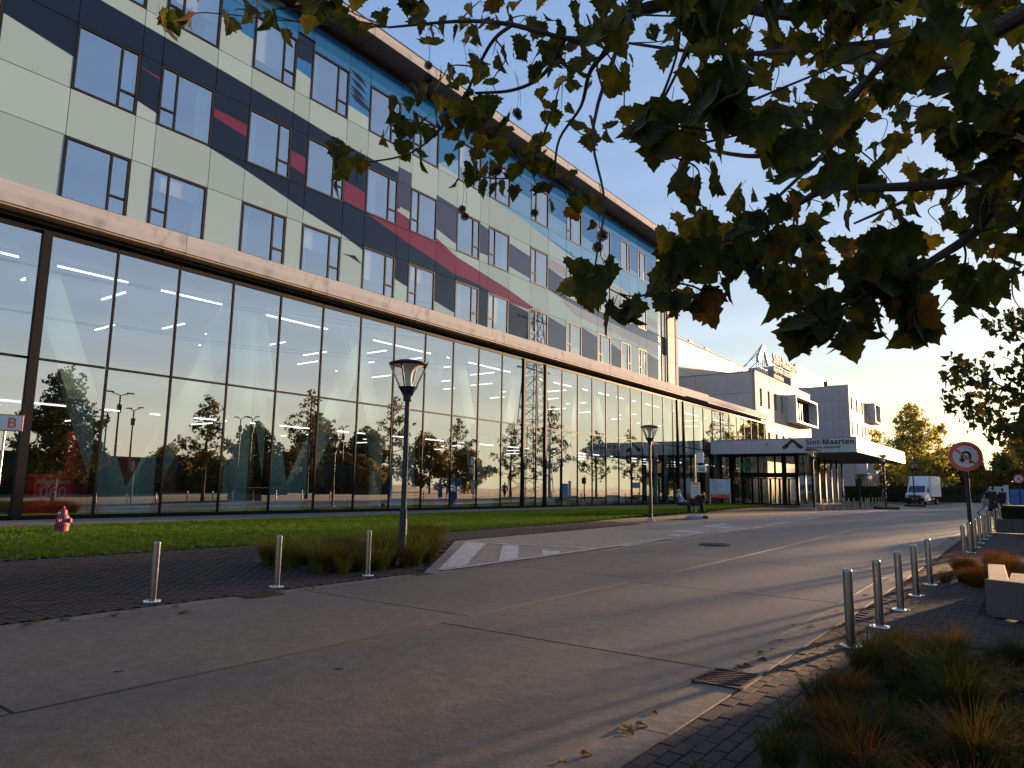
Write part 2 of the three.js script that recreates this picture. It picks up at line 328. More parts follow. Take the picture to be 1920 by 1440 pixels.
// ---------------------------------------------------------------- ornamental grasses
function grassClump(seed, n, h, w = .0034) {
  n = Math.round(n * 1.7);
  const r = rng(seed), pos = [], colr = [];
  for (let i = 0; i < n; i++) {
    const a = r() * 6.283, d = .10 * Math.sqrt(r()), L = h * (.55 + .6 * r()), out = L * (.25 + .85 * r() * r() + .25 * r()), la = a + (r() - .5) * 1.1, wx = Math.cos(la + 1.57) * w, wz = Math.sin(la + 1.57) * w, bx = Math.cos(a) * d, bz = Math.sin(a) * d;
    const droop = .3 + .7 * r(), P = (t) => [bx + Math.cos(la) * out * t * (.35 + .65 * t), L * (t - droop * .45 * t * t * t), bz + Math.sin(la) * out * t * (.35 + .65 * t)];
    const dead = r() < .28, tone = .7 + .6 * r(), N = 4;
    for (let k = 0; k < N; k++) {
      const p = P(k / N), q = P((k + 1) / N), f = 1 - .55 * k / N, g = k === N - 1 ? .05 : 1 - .55 * (k + 1) / N;
      const vs = [[p[0] - wx * f, p[1], p[2] - wz * f], [p[0] + wx * f, p[1], p[2] + wz * f], [q[0] + wx * g, q[1], q[2] + wz * g], [q[0] - wx * g, q[1], q[2] - wz * g]];
      const tip = (k + .5) / N, c = dead ? [1.5 * tone, .85 * tone, .42 * tone] : [(1 + .35 * tip) * tone, tone, (.55) * tone];
      for (const m of [0, 1, 2, 0, 2, 3]) { pos.push(...vs[m]); colr.push(...c); }
    }
  }
  const g = new THREE.BufferGeometry(); g.setAttribute('position', new THREE.Float32BufferAttribute(pos, 3)); g.setAttribute('color', new THREE.Float32BufferAttribute(colr, 3)); g.computeVertexNormals(); return g;
}
const clumpMat = (c) => phys(col(...c), 1, { transmission: .4, thickness: 0, vertexColors: true, specularIntensity: .15 });
const cm = { green: clumpMat([.030, .046, .008]), olive: clumpMat([.060, .050, .010]), rust: clumpMat([.085, .045, .010]) };
const cg = [grassClump(1, 240, .42), grassClump(2, 200, .5), grassClump(3, 260, .36)];
function clumpThing(x, z, kind, s, label, group, k) {
  const t = thing('ornamental_grass', label, 'grass clump', [x, H(x, z), z], k * 1.7, group);
  const m = part('foliage', cg[k % 3], cm[kind], t); m.scale.set(s, s, s); return t;
}
[[-1.15, -7.75, 'olive', 1.05], [-.75, -8.2, 'olive', .95], [-.2, -8.35, 'green', 1.0], [.25, -8.0, 'green', .9], [-1.3, -7.05, 'green', 1.05], [-.75, -7.2, 'green', 1.2], [-1.3, -6.1, 'rust', .8], [-.55, -6.3, 'green', 1.15], [-1.2, -5.2, 'rust', .75], [-.9, -4.6, 'rust', .85], [-.4, -5.2, 'olive', .9], [.1, -6.6, 'green', 1], [.15, -5.6, 'rust', .9], [-.35, -4.1, 'rust', .8], [.5, -7.2, 'rust', .9]].forEach(([x, z, k, s], i) => clumpThing(x, z, k, s, { olive: 'olive tan ornamental grass clump at the far edge of the near bed', green: 'green ornamental grass clump in the near right bed', rust: 'rust brown ornamental grass clump in the near right bed' }[k], { olive: 'olive clumps of the near bed', green: 'green clumps of the near bed', rust: 'rust clumps of the near bed' }[k], i));
function bedStuff(label, geo, mat, n, place, seed, smin, smax) {
  const r = rng(seed), s = [];
  for (let i = 0; i < n; i++) { const [x, z] = place(r); const t = .75 + .5 * r(); s.push([x, H(x, z), z, mixn(smin, smax, r()), r() * 6.28, [t, t * (.85 + .3 * r()), t]]); }
  scatter('ornamental_grasses', label, 'grasses', geo, mat, s);
}
bedStuff('dark green grasses filling the near right bed', grassClump(5, 90, .34), cm.green, 190, (r) => [-1.45 + 2.6 * r(), -3.2 - 5.3 * r()], 31, .5, .95);
bedStuff('dry olive grasses filling the near right bed', grassClump(6, 70, .30), cm.olive, 110, (r) => [-1.35 + 2.6 * r(), -3.0 - 5.0 * r()], 32, .5, .9);
bedStuff('orange rust grasses beyond the concrete planter', grassClump(7, 110, .45), cm.rust, 60, (r) => { const z = -14.9 - 4.6 * r(); return [mixn(-1.35, -1.6, (-z - 14.9) / 4) + .1 + 2.4 * r(), z]; }, 33, .7, 1.15);
bedStuff('green tussocks at the corner beyond the concrete planter', grassClump(8, 110, .40), cm.olive, 26, (r) => [-1.45 + 1.6 * r(), -14.7 - 3.5 * r()], 34, .7, 1.0);
const leftBed = (r) => { const t = Math.pow(r(), .9), u = r(); const a = t < .45 ? [-12.6, -10.1] : [mixn(-12.6, -13.9, (t - .45) / .55), mixn(-10.3, -13.2, (t - .45) / .55)]; return [mixn(a[0], a[1], u), -8.4 - 6.2 * t]; };
bedStuff('bushy green grasses of the left planting bed behind the bollard', grassClump(9, 130, .62, .005), clumpMat([.10, .13, .022]), 95, leftBed, 35, .7, 1.1);
bedStuff('dry brown grasses of the left planting bed behind the bollard', grassClump(10, 110, .60, .004), cm.olive, 55, leftBed, 36, .7, 1.1);
// ---------------------------------------------------------------- the hospital: glass hall below, coloured ward floors above
const font = await new FontLoader().loadAsync('fonts/droid/droid_sans_bold.typeface.json');
const fontR = await new FontLoader().loadAsync('fonts/droid/droid_sans_regular.typeface.json');
function text(str, size, depth, f = font) { const g = new TextGeometry(str, { font: f, size, depth, curveSegments: 4, bevelEnabled: false }); g.computeBoundingBox(); return g; }
const FX = -24.4, UX = -24.3, FLOOR = .4;
const hosp = thing('hospital_building', 'long hospital block with mirrored glass hall and navy, red and blue panels above', 'building');
function muralTexture() {
  const Z0 = 3, Z1 = 55.5, Y0 = 10.2, Y1 = 22.3, W = 2048, Hh = 512, c = document.createElement('canvas'); c.width = W; c.height = Hh; const x = c.getContext('2d');
  const px = (z) => (z - Z0) / (Z1 - Z0) * W, py = (y) => Hh - (y - Y0) / (Y1 - Y0) * Hh;
  const fill = (colr, pts) => { x.fillStyle = colr; x.beginPath(); pts.forEach(([z, y], i) => i ? x.lineTo(px(z), py(y)) : x.moveTo(px(z), py(y))); x.closePath(); x.fill(); };
  x.fillStyle = '#839ea6'; x.fillRect(0, 0, W, Hh);
  const navy = '#060816', red = '#601c30', blue = '#25609f', slate = '#343c52';
  fill(blue, [[12.59, 19.87], [13.04, 19.70], [14.25, 19.49], [14.81, 19.45], [17.09, 19.27], [17.61, 19.19], [19.81, 18.98], [21.13, 18.90], [26.05, 18.58], [28.26, 18.45], [32.47, 18.10], [34.50, 17.9], [38.85, 17.3], [43.06, 17.0], [47.46, 16.7], [55.5, 16.2], [55.5, 22.3], [13.0, 22.3], [11.2, 20.9]]);
  fill('#5a8dba', [[26, 18.6], [34.5, 17.9], [43, 17.0], [55.5, 16.2], [55.5, 18.2], [44, 18.9], [34, 19.6], [28, 19.6]]);
  fill(navy, [[3, 16.46], [5.9, 16.46], [5.9, 17.9], [9.07, 17.71], [10.69, 17.62], [13.49, 17.47], [16.97, 17.24], [19.53, 17.02], [21.48, 16.95], [23.62, 16.96], [23.28, 15.11], [21.09, 15.12], [19.74, 15.30], [19.70, 14.37], [21.08, 14.23], [23.92, 13.57], [25.47, 13.32], [27.45, 12.89], [29.59, 12.83], [32.41, 12.41], [34.44, 12.26], [34.48, 10.2], [27.98, 10.68], [26.06, 11.05], [23.85, 11.36], [22.47, 11.68], [20.96, 12.40], [19.71, 12.77], [17.66, 13.20], [14.81, 13.89], [12.63, 14.30], [10.69, 14.74], [8.55, 15.28], [6.57, 15.66], [3, 16.2]]);
  fill(navy, [[3, 17.9], [6.2, 17.85], [6.2, 16], [3, 16]]);
  fill(red, [[10.15, 16.13], [11.32, 15.97], [13.47, 15.80], [14.81, 15.74], [16.98, 15.55], [19.74, 15.30], [21.09, 15.12], [23.29, 14.94], [26.20, 14.39], [27.54, 13.90], [32.39, 13.19], [35.01, 12.66], [34.33, 12.41], [32.41, 12.41], [29.59, 12.83], [27.45, 12.89], [25.47, 13.32], [23.92, 13.57], [21.08, 14.23], [19.70, 14.37], [17.64, 14.73], [14.85, 15.23], [13.50, 15.44], [11.33, 15.87]]);
  fill(navy, [[19.87, 11.84], [20.27, 11.85], [21.07, 11.67], [20.64, 11.96]]);
  fill(navy, [[16.9, 21.04], [17.8, 21.03], [17.75, 19.88], [16.9, 19.82]]);
  // feathered strokes between two top windows
  for (let i = 0; i < 4; i++) fill(navy, [[19.85, 20.8 - i * .38], [20.4, 20.75 - i * .4], [20.9, 20.35 - i * .38], [20.2, 20.5 - i * .38]]);
  fill(navy, [[19.85, 19.9], [21.1, 19.35], [21.1, 19.15], [20.2, 19.6]]);
  fill(slate, [[23.1, 17.26], [24.05, 17.25], [24.0, 15.2], [23.1, 15.25]]);
  fill(slate, [[25.92, 16.80], [27.52, 16.67], [30.34, 16.28], [32.31, 16.07], [34.37, 15.85], [36.47, 15.69], [38.73, 15.37], [40.82, 15.14], [44.63, 14.71], [48.04, 14.52], [55.5, 14.3], [55.5, 13.6], [48.02, 13.47], [44.62, 13.6], [38.54, 13.97], [36.49, 14.25], [34.40, 14.45], [32.19, 14.64], [30.39, 14.7], [27.38, 14.6], [26.01, 14.95]]);
  for (const [a, b, h] of [[36.6, 38.8, 12.3], [40.8, 43, 12.4], [45, 46.6, 12], [50.9, 53.2, 12.3]]) fill(slate, [[a, h + .15], [b, h - .15], [b, 10.2], [a, 10.2]]);
  fill('#7b8290', [[36, 16.4], [55.5, 15.2], [55.5, 14.6], [36, 15.7]]);
  fill('#7b8290', [[38, 13.9], [55.5, 13.4], [55.5, 12.6], [40, 13.2]]);
  const t = new THREE.CanvasTexture(c); t.colorSpace = THREE.SRGBColorSpace; t.magFilter = THREE.LinearFilter; t.wrapS = t.wrapT = THREE.ClampToEdgeWrapping;
  t.repeat.set(1 / (Z1 - Z0), 1 / (Y1 - Y0)); t.offset.set(-Z0 / (Z1 - Z0), -Y0 / (Y1 - Y0)); return t;
}
const muralMap = muralTexture(), muralMats = [1, .93, .98, .90, 1.05].map((k, i) => phys(col(k, k * (1 + .006 * (i - 2)), k), .05, { map: muralMap, clearcoat: 1, clearcoatRoughness: .02, ior: 1.5, specularIntensity: .25 })); let muralN = 0; const muralPick = () => muralMats[(muralN++ * 7 + (muralN >> 2)) % 5];
function muralPanel(z0, z1, y0, y1, tilt) { // a glass-faced cladding panel; z grows away from the camera here
  const g = new THREE.BoxGeometry(.05, y1 - y0 - .022, z1 - z0 - .022), p = g.attributes.position, n = g.attributes.normal, uv = g.attributes.uv, cz = (z0 + z1) / 2, cy = (y0 + y1) / 2;
  for (let i = 0; i < p.count; i++) { const y = p.getY(i) + cy, z = -p.getZ(i) + cz; uv.setXY(i, z, y); p.setXYZ(i, p.getX(i) + UX + tilt[0] * (y - cy) + tilt[1] * (z - cz), y, -z); }
  return g;
}
const winZ = [[4.4, 6.47, 0], [8.5, 10.58, 0], [11.3, 13.38, 1], [14.85, 16.9, 0], [17.7, 19.8, 0], [21.1, 23.15, 0], [24.05, 26.0, 1], [27.6, 29.6, 0], [30.4, 32.4, 1], [34.6, 36.6, 1], [38.8, 40.8, 1], [43.0, 45.0, 1], [46.6, 48.2, 0], [49.5, 51.0, 1]];
const rows = [[10.45, 12.58], [14.2, 16.52], [18.25, 20.62]];
{
  const r = rng(21), tilt = () => [(r() - .5) * .006, (r() - .5) * .006];
  const lvls = [[10.36, 10.45], [12.58, 14.2], [16.52, 18.25], [20.62, 21.75]];
  const cuts = [3, ...winZ.flatMap(([a, b]) => [a, b]), 53.2];
  for (const [y0, y1] of lvls.slice(1)) for (let i = 0; i + 1 < cuts.length; i++) part('facade_panel', muralPanel(cuts[i], cuts[i + 1], y0, y1, tilt()), muralPick(), hosp);
  for (const [y0, y1] of rows) for (let i = 0; i < cuts.length - 1; i += 2) part('facade_panel', muralPanel(cuts[i], cuts[i + 1], y0, y1, tilt()), muralPick(), hosp);
  for (const [s, h] of rows) winZ.forEach(([a, b, narrowFirst], i) => {
    const w = b - a, hh = h - s, t = .075, k = narrowFirst ? a + w * .30 : b - w * .30, n0 = narrowFirst ? a : k, n1 = narrowFirst ? k : b, tr = s + hh * .30, X = UX - .02, D = .12;
    const f = part('window', [box(D, t, w - .03, X, s + t / 2 + .012, -(a + b) / 2), box(D, t, w - .03, X, h - t / 2 - .012, -(a + b) / 2), box(D, hh - .18, t, X, (s + h) / 2, -(a + t / 2 + .015)), box(D, hh - .18, t, X, (s + h) / 2, -(b - t / 2 - .015)), box(D - .01, hh - .18, t * .9, X, (s + h) / 2, -k), box(D - .02, t, (n1 - n0) - t * 1.6, X, tr, -(n0 + n1) / 2)], M.frame, hosp);
    const pane = (z0, z1, y0, y1) => { const g = new THREE.PlaneGeometry(z1 - z0, y1 - y0); g.rotateY(Math.PI / 2); g.rotateZ((r() - .5) * .006); g.rotateY((r() - .5) * .006); g.translate(X + .01, (y0 + y1) / 2, -(z0 + z1) / 2); part('pane', planar(g), M.glass, f); };
    pane(narrowFirst ? k : a, narrowFirst ? b : k, s + .05, h - .05); pane(n0, n1, s + .05, tr); pane(n0, n1, tr, h - .05);
    if (r() < .22) { const bh = (.25 + .5 * r()) * hh; part('blind', box(.015, bh, w - .16, X - .12, h - bh / 2 - .06, -(a + b) / 2), M.curtain, f); }
    // a curtain gathered at one side
    const cw = (.16 + .25 * r()) * w, c0 = r() > .3 ? (narrowFirst ? b - cw : n0 + .05) : a + .05, q = [], N = 14;
    for (let j = 0; j < N; j++) { const u = (j2) => V(X - .22 + .035 * Math.sin(j2 * 2.4 + i), 0, -(c0 + cw * j2 / N)); const A = u(j), B = u(j + 1); q.push([V(A.x, s, A.z), V(B.x, s, B.z), V(B.x, h, B.z), V(A.x, h, A.z)]); }
    part('curtain', quads(q), M.curtain, f);
  });
  // rooms behind
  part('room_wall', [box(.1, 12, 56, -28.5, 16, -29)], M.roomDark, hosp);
  part('floor_slab', [box(4.0, .3, 56, -26.5, 10.2, -29), box(4.0, .3, 56, -26.5, 13.7, -29), box(4, .3, 56, -26.5, 17.7, -29), box(4, .3, 56, -26.5, 21.4, -29)], M.hallCeil, hosp);
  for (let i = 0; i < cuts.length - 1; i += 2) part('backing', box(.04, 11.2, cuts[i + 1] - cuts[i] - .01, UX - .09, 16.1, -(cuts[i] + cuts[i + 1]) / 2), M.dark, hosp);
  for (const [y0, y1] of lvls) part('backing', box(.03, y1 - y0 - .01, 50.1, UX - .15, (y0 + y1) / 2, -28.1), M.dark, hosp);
  // dark stair strip and white end pier
  part('stair_recess', [box(.06, 11.6, 1.9, UX - .25, 16.1, -54.15)], M.black, hosp);
  for (let k = 0; k < 3; k++) { const y = [10.6, 14.4, 18.4][k]; part('pane', planar(new THREE.PlaneGeometry(1.5, 2.2).rotateY(Math.PI / 2).translate(UX - .12, y + 1.1, -54.1)), M.glass, hosp); part('stair_frame', [box(.08, 2.3, .07, UX - .1, y + 1.1, -53.4), box(.08, 2.3, .07, UX - .1, y + 1.1, -54.2), box(.08, 2.3, .07, UX - .1, y + 1.1, -54.9)], M.frame, hosp); }
  for (let k = 0; k < 5; k++) part('end_panel', box(.7, 2.34, 1.5, UX - .35, 11.2 + k * 2.36, -55.95), M.plasterGrey, hosp);
  for (let k = 0; k < 5; k++) part('end_panel', box(.72, 2.34, .5, UX - .33, 11.2 + k * 2.36, -57.0), M.conc, hosp);
  // eaves: fascia pieces over a dark soffit
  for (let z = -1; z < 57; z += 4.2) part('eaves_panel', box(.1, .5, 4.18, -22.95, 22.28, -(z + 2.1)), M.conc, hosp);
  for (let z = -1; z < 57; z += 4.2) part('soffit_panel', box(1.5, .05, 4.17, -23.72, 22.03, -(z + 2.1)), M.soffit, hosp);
  part('roof_slab', box(9, .4, 61, -27.5, 22.3, -28), M.conc, hosp); part('roof_edge', box(.16, .04, 60.7, -22.95, 22.552, -28.2), M.dark, hosp);
  part('frieze', box(.05, .35, 52, UX - .04, 21.95, -28.9), M.dark, hosp);
  // ledge between hall and wards
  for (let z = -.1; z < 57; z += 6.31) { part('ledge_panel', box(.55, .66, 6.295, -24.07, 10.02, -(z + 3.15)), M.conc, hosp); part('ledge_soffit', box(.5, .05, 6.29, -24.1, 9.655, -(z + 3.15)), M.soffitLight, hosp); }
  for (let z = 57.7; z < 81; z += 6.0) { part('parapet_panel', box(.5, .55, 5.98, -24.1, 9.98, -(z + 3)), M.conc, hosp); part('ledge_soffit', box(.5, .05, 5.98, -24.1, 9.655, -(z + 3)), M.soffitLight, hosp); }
  for (let z = 5.5; z < 82; z += 6.3) part('ledge_light', cyl(.09, .07, .07, -24.0, 9.56, -z, 10), M.dark, hosp);
}
// the glass hall
{
  const mz = [0, ...range(1.9, 34.3, 2.155), 35.6, 36.6, ...range(38.55, 56.2, 1.95), 57.1, 58.4, ...range(60.7, 81.5, 2.31), 82.0], TR = 5.28, TOP = 9.33, r = rng(61);
  const heavy = (z) => [8.365, 34.225, 36.6, 57.1, 58.4, 82.0].some((h) => Math.abs(h - z) < .12);
  mz.forEach((z, i) => {
    const hv = heavy(z), w = hv ? (z < 9 ? .26 : .17) : .065;
    part('mullion', box(hv ? .30 : .17, TOP - FLOOR - .02, w, FX - (hv ? .05 : .045), (TOP + FLOOR) / 2, -z), M.mullion, hosp);
    if (!hv && z > 1) part('inner_post', box(.30, TR - FLOOR - .1, .05, FX - .32, (TR + FLOOR) / 2 - .2, -z), M.mullion, hosp);
    if (i + 1 === mz.length) return;
    const z1 = mz[i + 1], g = .02;
    part('transom', box(.12, .075, z1 - z - (hv ? .15 : .07), FX - .03, TR, -(z + z1) / 2), M.mullion, hosp);
    part('sill_rail', box(.14, .14, z1 - z - .06, FX - .03, FLOOR + .07, -(z + z1) / 2), M.mullion, hosp);
    part('head_rail', box(.14, .14, z1 - z - .06, FX - .03, TOP - .04, -(z + z1) / 2), M.mullion, hosp);
    for (const [y0, y1] of [[FLOOR + .1, TR], [TR, TOP]]) { const p = new THREE.PlaneGeometry(z1 - z - g, y1 - y0 - .02, 1, 1); p.rotateY(Math.PI / 2); p.rotateY((r() - .5) * .005); p.rotateZ((r() - .5) * .004); p.translate(FX, (y0 + y1) / 2, -(z + z1) / 2); part('pane', planar(p), M.glass, hosp); }
  });
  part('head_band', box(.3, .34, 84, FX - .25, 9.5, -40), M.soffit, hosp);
  part('hall_floor', box(15, .1, 84, FX - 7.6, FLOOR - .06, -40), M.hallFloor, hosp);
  part('plinth', box(.24, .34, 84, FX - .02, .23, -40), M.conc, hosp);
  part('hall_ceiling', box(15, .2, 84, FX - 7.6, 9.45, -40), M.hallCeil, hosp);
  part('hall_wall', box(.2, 9.2, 84, FX - 15, 4.9, -40), M.hallWall, hosp);
  part('hall_wall', box(15, 9.2, .2, FX - 7.6, 4.9, 1.5), M.hallWall, hosp); part('hall_wall', box(15, 9.2, .2, FX - 7.6, 4.9, -82.2), M.hallWhite, hosp);
  part('gallery_slab', box(11.3, .45, 80, FX - 9.25, 4.55, -40), M.hallCeil, hosp);
  for (const [z, w] of [[15, 2.2], [19, 1.6], [29, 3.4], [45, 5], [56, 3]]) part('hall_partition', box(.2, 3.85, w, FX - 5.5, FLOOR + 1.95, -z), z > 20 ? M.hallWhite : M.hallWall, hosp);
  for (let k = 0; k < 8; k++) part('picture_frame', box(.05, .45 + .5 * r(), .35 + .3 * r(), FX - 5.37, 1.6 + 1.6 * r(), -(27.5 + k * .42)), M.dark, hosp);
  // leaning columns in V pairs
  const vz = [[12.3, -3.6, 4.1], [18.9, -1.9, 4.6], [25.6, -3.2, 3.4], [32.9, -2.6, 3.6], [41, -3, 3], [49, -3, 3], [57, -3, 3], [65, -3, 3], [73, -3, 3]];
  for (const [z, a, b] of vz) for (const s of [a, b]) part('column', beam(V(FX - 1.75, FLOOR, -(z + Math.sign(s) * .18)), V(FX - 1.75 - .3, 9.35, -(z + s)), .92, .36), M.teal, hosp);
  part('column', beam(V(FX - 1.75, FLOOR, -16.6), V(FX - 1.75, 9.35, -16.5), .85, .36), M.teal, hosp);
  // lines of ceiling light: glowing strip and a light of the same size below it
  const strip_ = (x, y, z0, z1, w, lit) => { // the lower lines are the brighter ones
    part('ceiling_light', box(w, .05, z1 - z0, x, y, -(z0 + z1) / 2), M.glow, hosp);
    if (lit) { const l = new THREE.RectAreaLight(new THREE.Color(1, .96, .9), y > 6 ? .25 : 6, w, z1 - z0); l.position.set(x, y - .06, -(z0 + z1) / 2); l.rotation.set(-Math.PI / 2, 0, 0); scene.add(l); }
  };
  for (let z = 4; z < 80; z += 9.5) { strip_(FX - 2.9, 9.1, z, z + 8.2, .10, z < 50); strip_(FX - 3.9, 4.28, z + .5, z + 8.8, .09, z < 50); }
  for (let z = 5; z < 80; z += 3.4) for (let k = 0; k < 3; k++) if (r() > (z < 45 ? .3 : .75)) part('ceiling_light', box(2.0, .05, .09, FX - 4.8 - k * 3.2 - r(), 9.1, -(z + r() * 2)), M.glow, hosp);
  for (let z = 5; z < 80; z += 3.6) for (let k = 0; k < 2; k++) if (r() > .35) part('ceiling_light', box(1.7, .04, .08, FX - 6.4 - k * 3 - r(), 4.28, -(z + r() * 2)), M.glow, hosp);
}
// booths and letters standing in the hall
function booth(label, x, z, w, h, d, mat, lines, turn = Math.PI / 2) {
  const t = thing('booth', label, 'booth', [x, FLOOR, z], turn);
  part('body', rbox(w, h, d, 0, h / 2 + .02, 0, .03), mat, t);
  for (const [s, size, y] of lines) { const g = text(s, size, .012, fontR), b = g.boundingBox; g.translate(-(b.max.x + b.min.x) / 2, y, d / 2 + .001); part('lettering', g, M.signWhite, t); }
}
booth('red booth lettered Afspraken 060 behind the leftmost glass', FX - .8, -9.5, 1.12, 1.35, .6, M.red, [['Afspraken', .15, 1.08], ['060', .34, .64]]);
booth('taller dim red booth numbered 061 deeper in the hall', FX - 4.2, -12.3, 1.9, 3.0, .9, std(col(.30, .02, .015), .6), [['061', .6, 2.1]]);
booth('blue booth numbered 040 behind the glass right of the near lamp', FX - 2.2, -30.2, 1.5, 1.6, .8, M.blueSign, [['040', .42, .85]]);
booth('dark booth numbered 04 behind the glass below the third reflected tree', FX - 4.3, -22.4, 1.6, 3.2, .8, M.dark, [['04', .5, 2.2]]);
function letterF(label, x, y, z) { const t = thing('hanging_letter', label, 'letter sign', [x, y, z], Math.PI / 2); part('letter', text('F', 1.1, .08).translate(-.3, 0, 0), M.orange, t); }
letterF('orange letter F hanging inside the glass hall by the near lamp', FX - 1.2, 3.6, -24.4);
letterF('smaller orange letter F hanging inside the hall beside the second lamp', FX - 1.2, 2.6, -49.8);

// ---------------------------------------------------------------- entrance pavilion under its white roof
{
  const t = thing('entrance_pavilion', 'glass entrance pavilion under a wide white flat roof with hospital lettering', 'entrance');
  const xL = -24.1, xR = -11.7, z0 = -64, z1 = -91, yb = 4.93, yt = 6.2;
  part('roof', box(xR - xL - .1, yt - yb - .12, z0 - z1 - .1, (xL + xR) / 2, (yt + yb) / 2 + .03, (z0 + z1) / 2), M.dark, t);
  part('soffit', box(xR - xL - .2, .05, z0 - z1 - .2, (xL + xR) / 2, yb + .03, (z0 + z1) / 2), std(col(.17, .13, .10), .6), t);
  const fx = [-24.1, -23.1, -20.3, -17.4, -14.4, -13.0, -11.7];
  for (let i = 0; i + 1 < fx.length; i++) part('fascia_panel', box(fx[i + 1] - fx[i] - .02, yt - yb - .07, .06, (fx[i] + fx[i + 1]) / 2, (yt + yb) / 2 - .035, z0), M.white, t);
  for (let z = z0; z > z1 + 1; z -= 3) part('fascia_panel', box(.06, yt - yb - .07, 2.98, xR + .031, (yt + yb) / 2 - .035, z - 1.46), M.white, t);
  part('roof_edge', [box(xR - xL + .1, .07, .12, (xL + xR) / 2, yt - .02, z0), box(.12, .07, z0 - z1 - .1, xR + .01, yt - .02, (z0 + z1) / 2 - .07)], M.plasterGrey, t);
  part('camera', rbox(.12, .12, .12, -18.9, 5.75, z0 + .09, .03), M.dark, t);
  // lettering and mark
  const put = (s, size, x, y, f) => { const g = text(s, size, .03, f); g.translate(x - g.boundingBox.min.x, y, z0 + .032); part('lettering', g, M.black, t); };
  put('Sint-Maarten', .44, -15.62, 5.62, font); put('algemeen ziekenhuis', .21, -15.62, 5.28, fontR); put('mechelen', .21, -15.62, 5.0, fontR);
  const s = new THREE.Shape(); s.moveTo(-.85, 0); s.bezierCurveTo(-.95, .18, -.72, .26, -.5, .40); s.bezierCurveTo(-.3, .55, -.15, .78, 0, .78); s.bezierCurveTo(.15, .78, .3, .55, .5, .40); s.bezierCurveTo(.72, .26, .95, .18, .85, 0); s.bezierCurveTo(.6, -.14, .4, .05, .28, .28); s.bezierCurveTo(.18, .46, .08, .52, 0, .52); s.bezierCurveTo(-.08, .52, -.18, .46, -.28, .28); s.bezierCurveTo(-.4, .05, -.6, -.14, -.85, 0);
  const lg = new THREE.ExtrudeGeometry(s, { depth: .03, bevelEnabled: false, curveSegments: 10 }); lg.translate(-16.75, 5.33, z0 + .032); part('emblem', lg, M.black, t);
  // glass walls
  const Zf = -66, Xr = -16.9, yh = 4.9;
  const post = (x, z, w, d) => part('post', box(w, yh - FLOOR, d, x, (yh + FLOOR) / 2, z), M.mullion, t);
  for (const [x, w] of [[-23.9, .12], [-22.9, .45], [-21.9, .10], [-18.9, .14], [-18.1, .38], [-17.0, .28], [-20.4, .10]]) post(x, Zf, w, .2);
  part('door_head', [box(5.0, .42, .3, -19.5, 3.05, Zf + .02), box(6.6, .16, .2, -20.3, 4.82, Zf)], M.mullion, t);
  for (let k = 0; k < 6; k++) { const x = -21.75 + k * .82; part('door', [box(.09, 2.35, .09, x, FLOOR + 1.2, Zf + .05), box(.09, 2.35, .09, x + .72, FLOOR + 1.2, Zf + .05), box(.64, .09, .08, x + .36, FLOOR + .06, Zf + .05), box(.64, .09, .08, x + .36, FLOOR + 2.34, Zf + .05)], M.mullion, t); part('pane', planar(new THREE.PlaneGeometry(.66, 2.2).translate(x + .36, FLOOR + 1.2, Zf + .05)), M.glassClear, t); }
  for (let x = -23.8; x < -17; x += 1.32) part('pane', planar(new THREE.PlaneGeometry(1.2, 1.5).translate(x + .62, 4.02, Zf - .02)), M.glassClear, t);
  for (let z = -66; z > -82; z -= 2.6) { part('post', box(.12, yh - FLOOR, .34, Xr, (yh + FLOOR) / 2, z - 2.4), M.mullion, t); part('pane', planar(new THREE.PlaneGeometry(2.45, yh - FLOOR - .1).rotateY(Math.PI / 2).translate(Xr, (yh + FLOOR) / 2, z - 1.2)), M.glassClear, t); }
  part('floor', box(7, .06, 16, -20.4, FLOOR - .01, -74), M.hallFloor, t);
  part('inner_wall', [box(.12, 4.3, 5, -22.2, 2.6, -72), box(3, 4.3, .12, -18.6, 2.6, -78)], M.yellowClad, t);
  part('plinth', box(.3, .12, 16, Xr + .06, FLOOR + .05, -74.2), M.conc, t);
  const g = thing('pharmacy_cross', 'dark green pharmacy cross above the entrance doors', 'sign', [-21.35, 4.0, Zf + .3]);
  part('cross', [rbox(.95, .34, .14, 0, 0, 0, .02), rbox(.32, .31, .139, 0, .325, 0, .02), rbox(.32, .31, .139, 0, -.325, 0, .02)], M.greenCross, g); part('bracket', box(.06, .06, .3, 0, 0, -.2), M.dark, g);
}
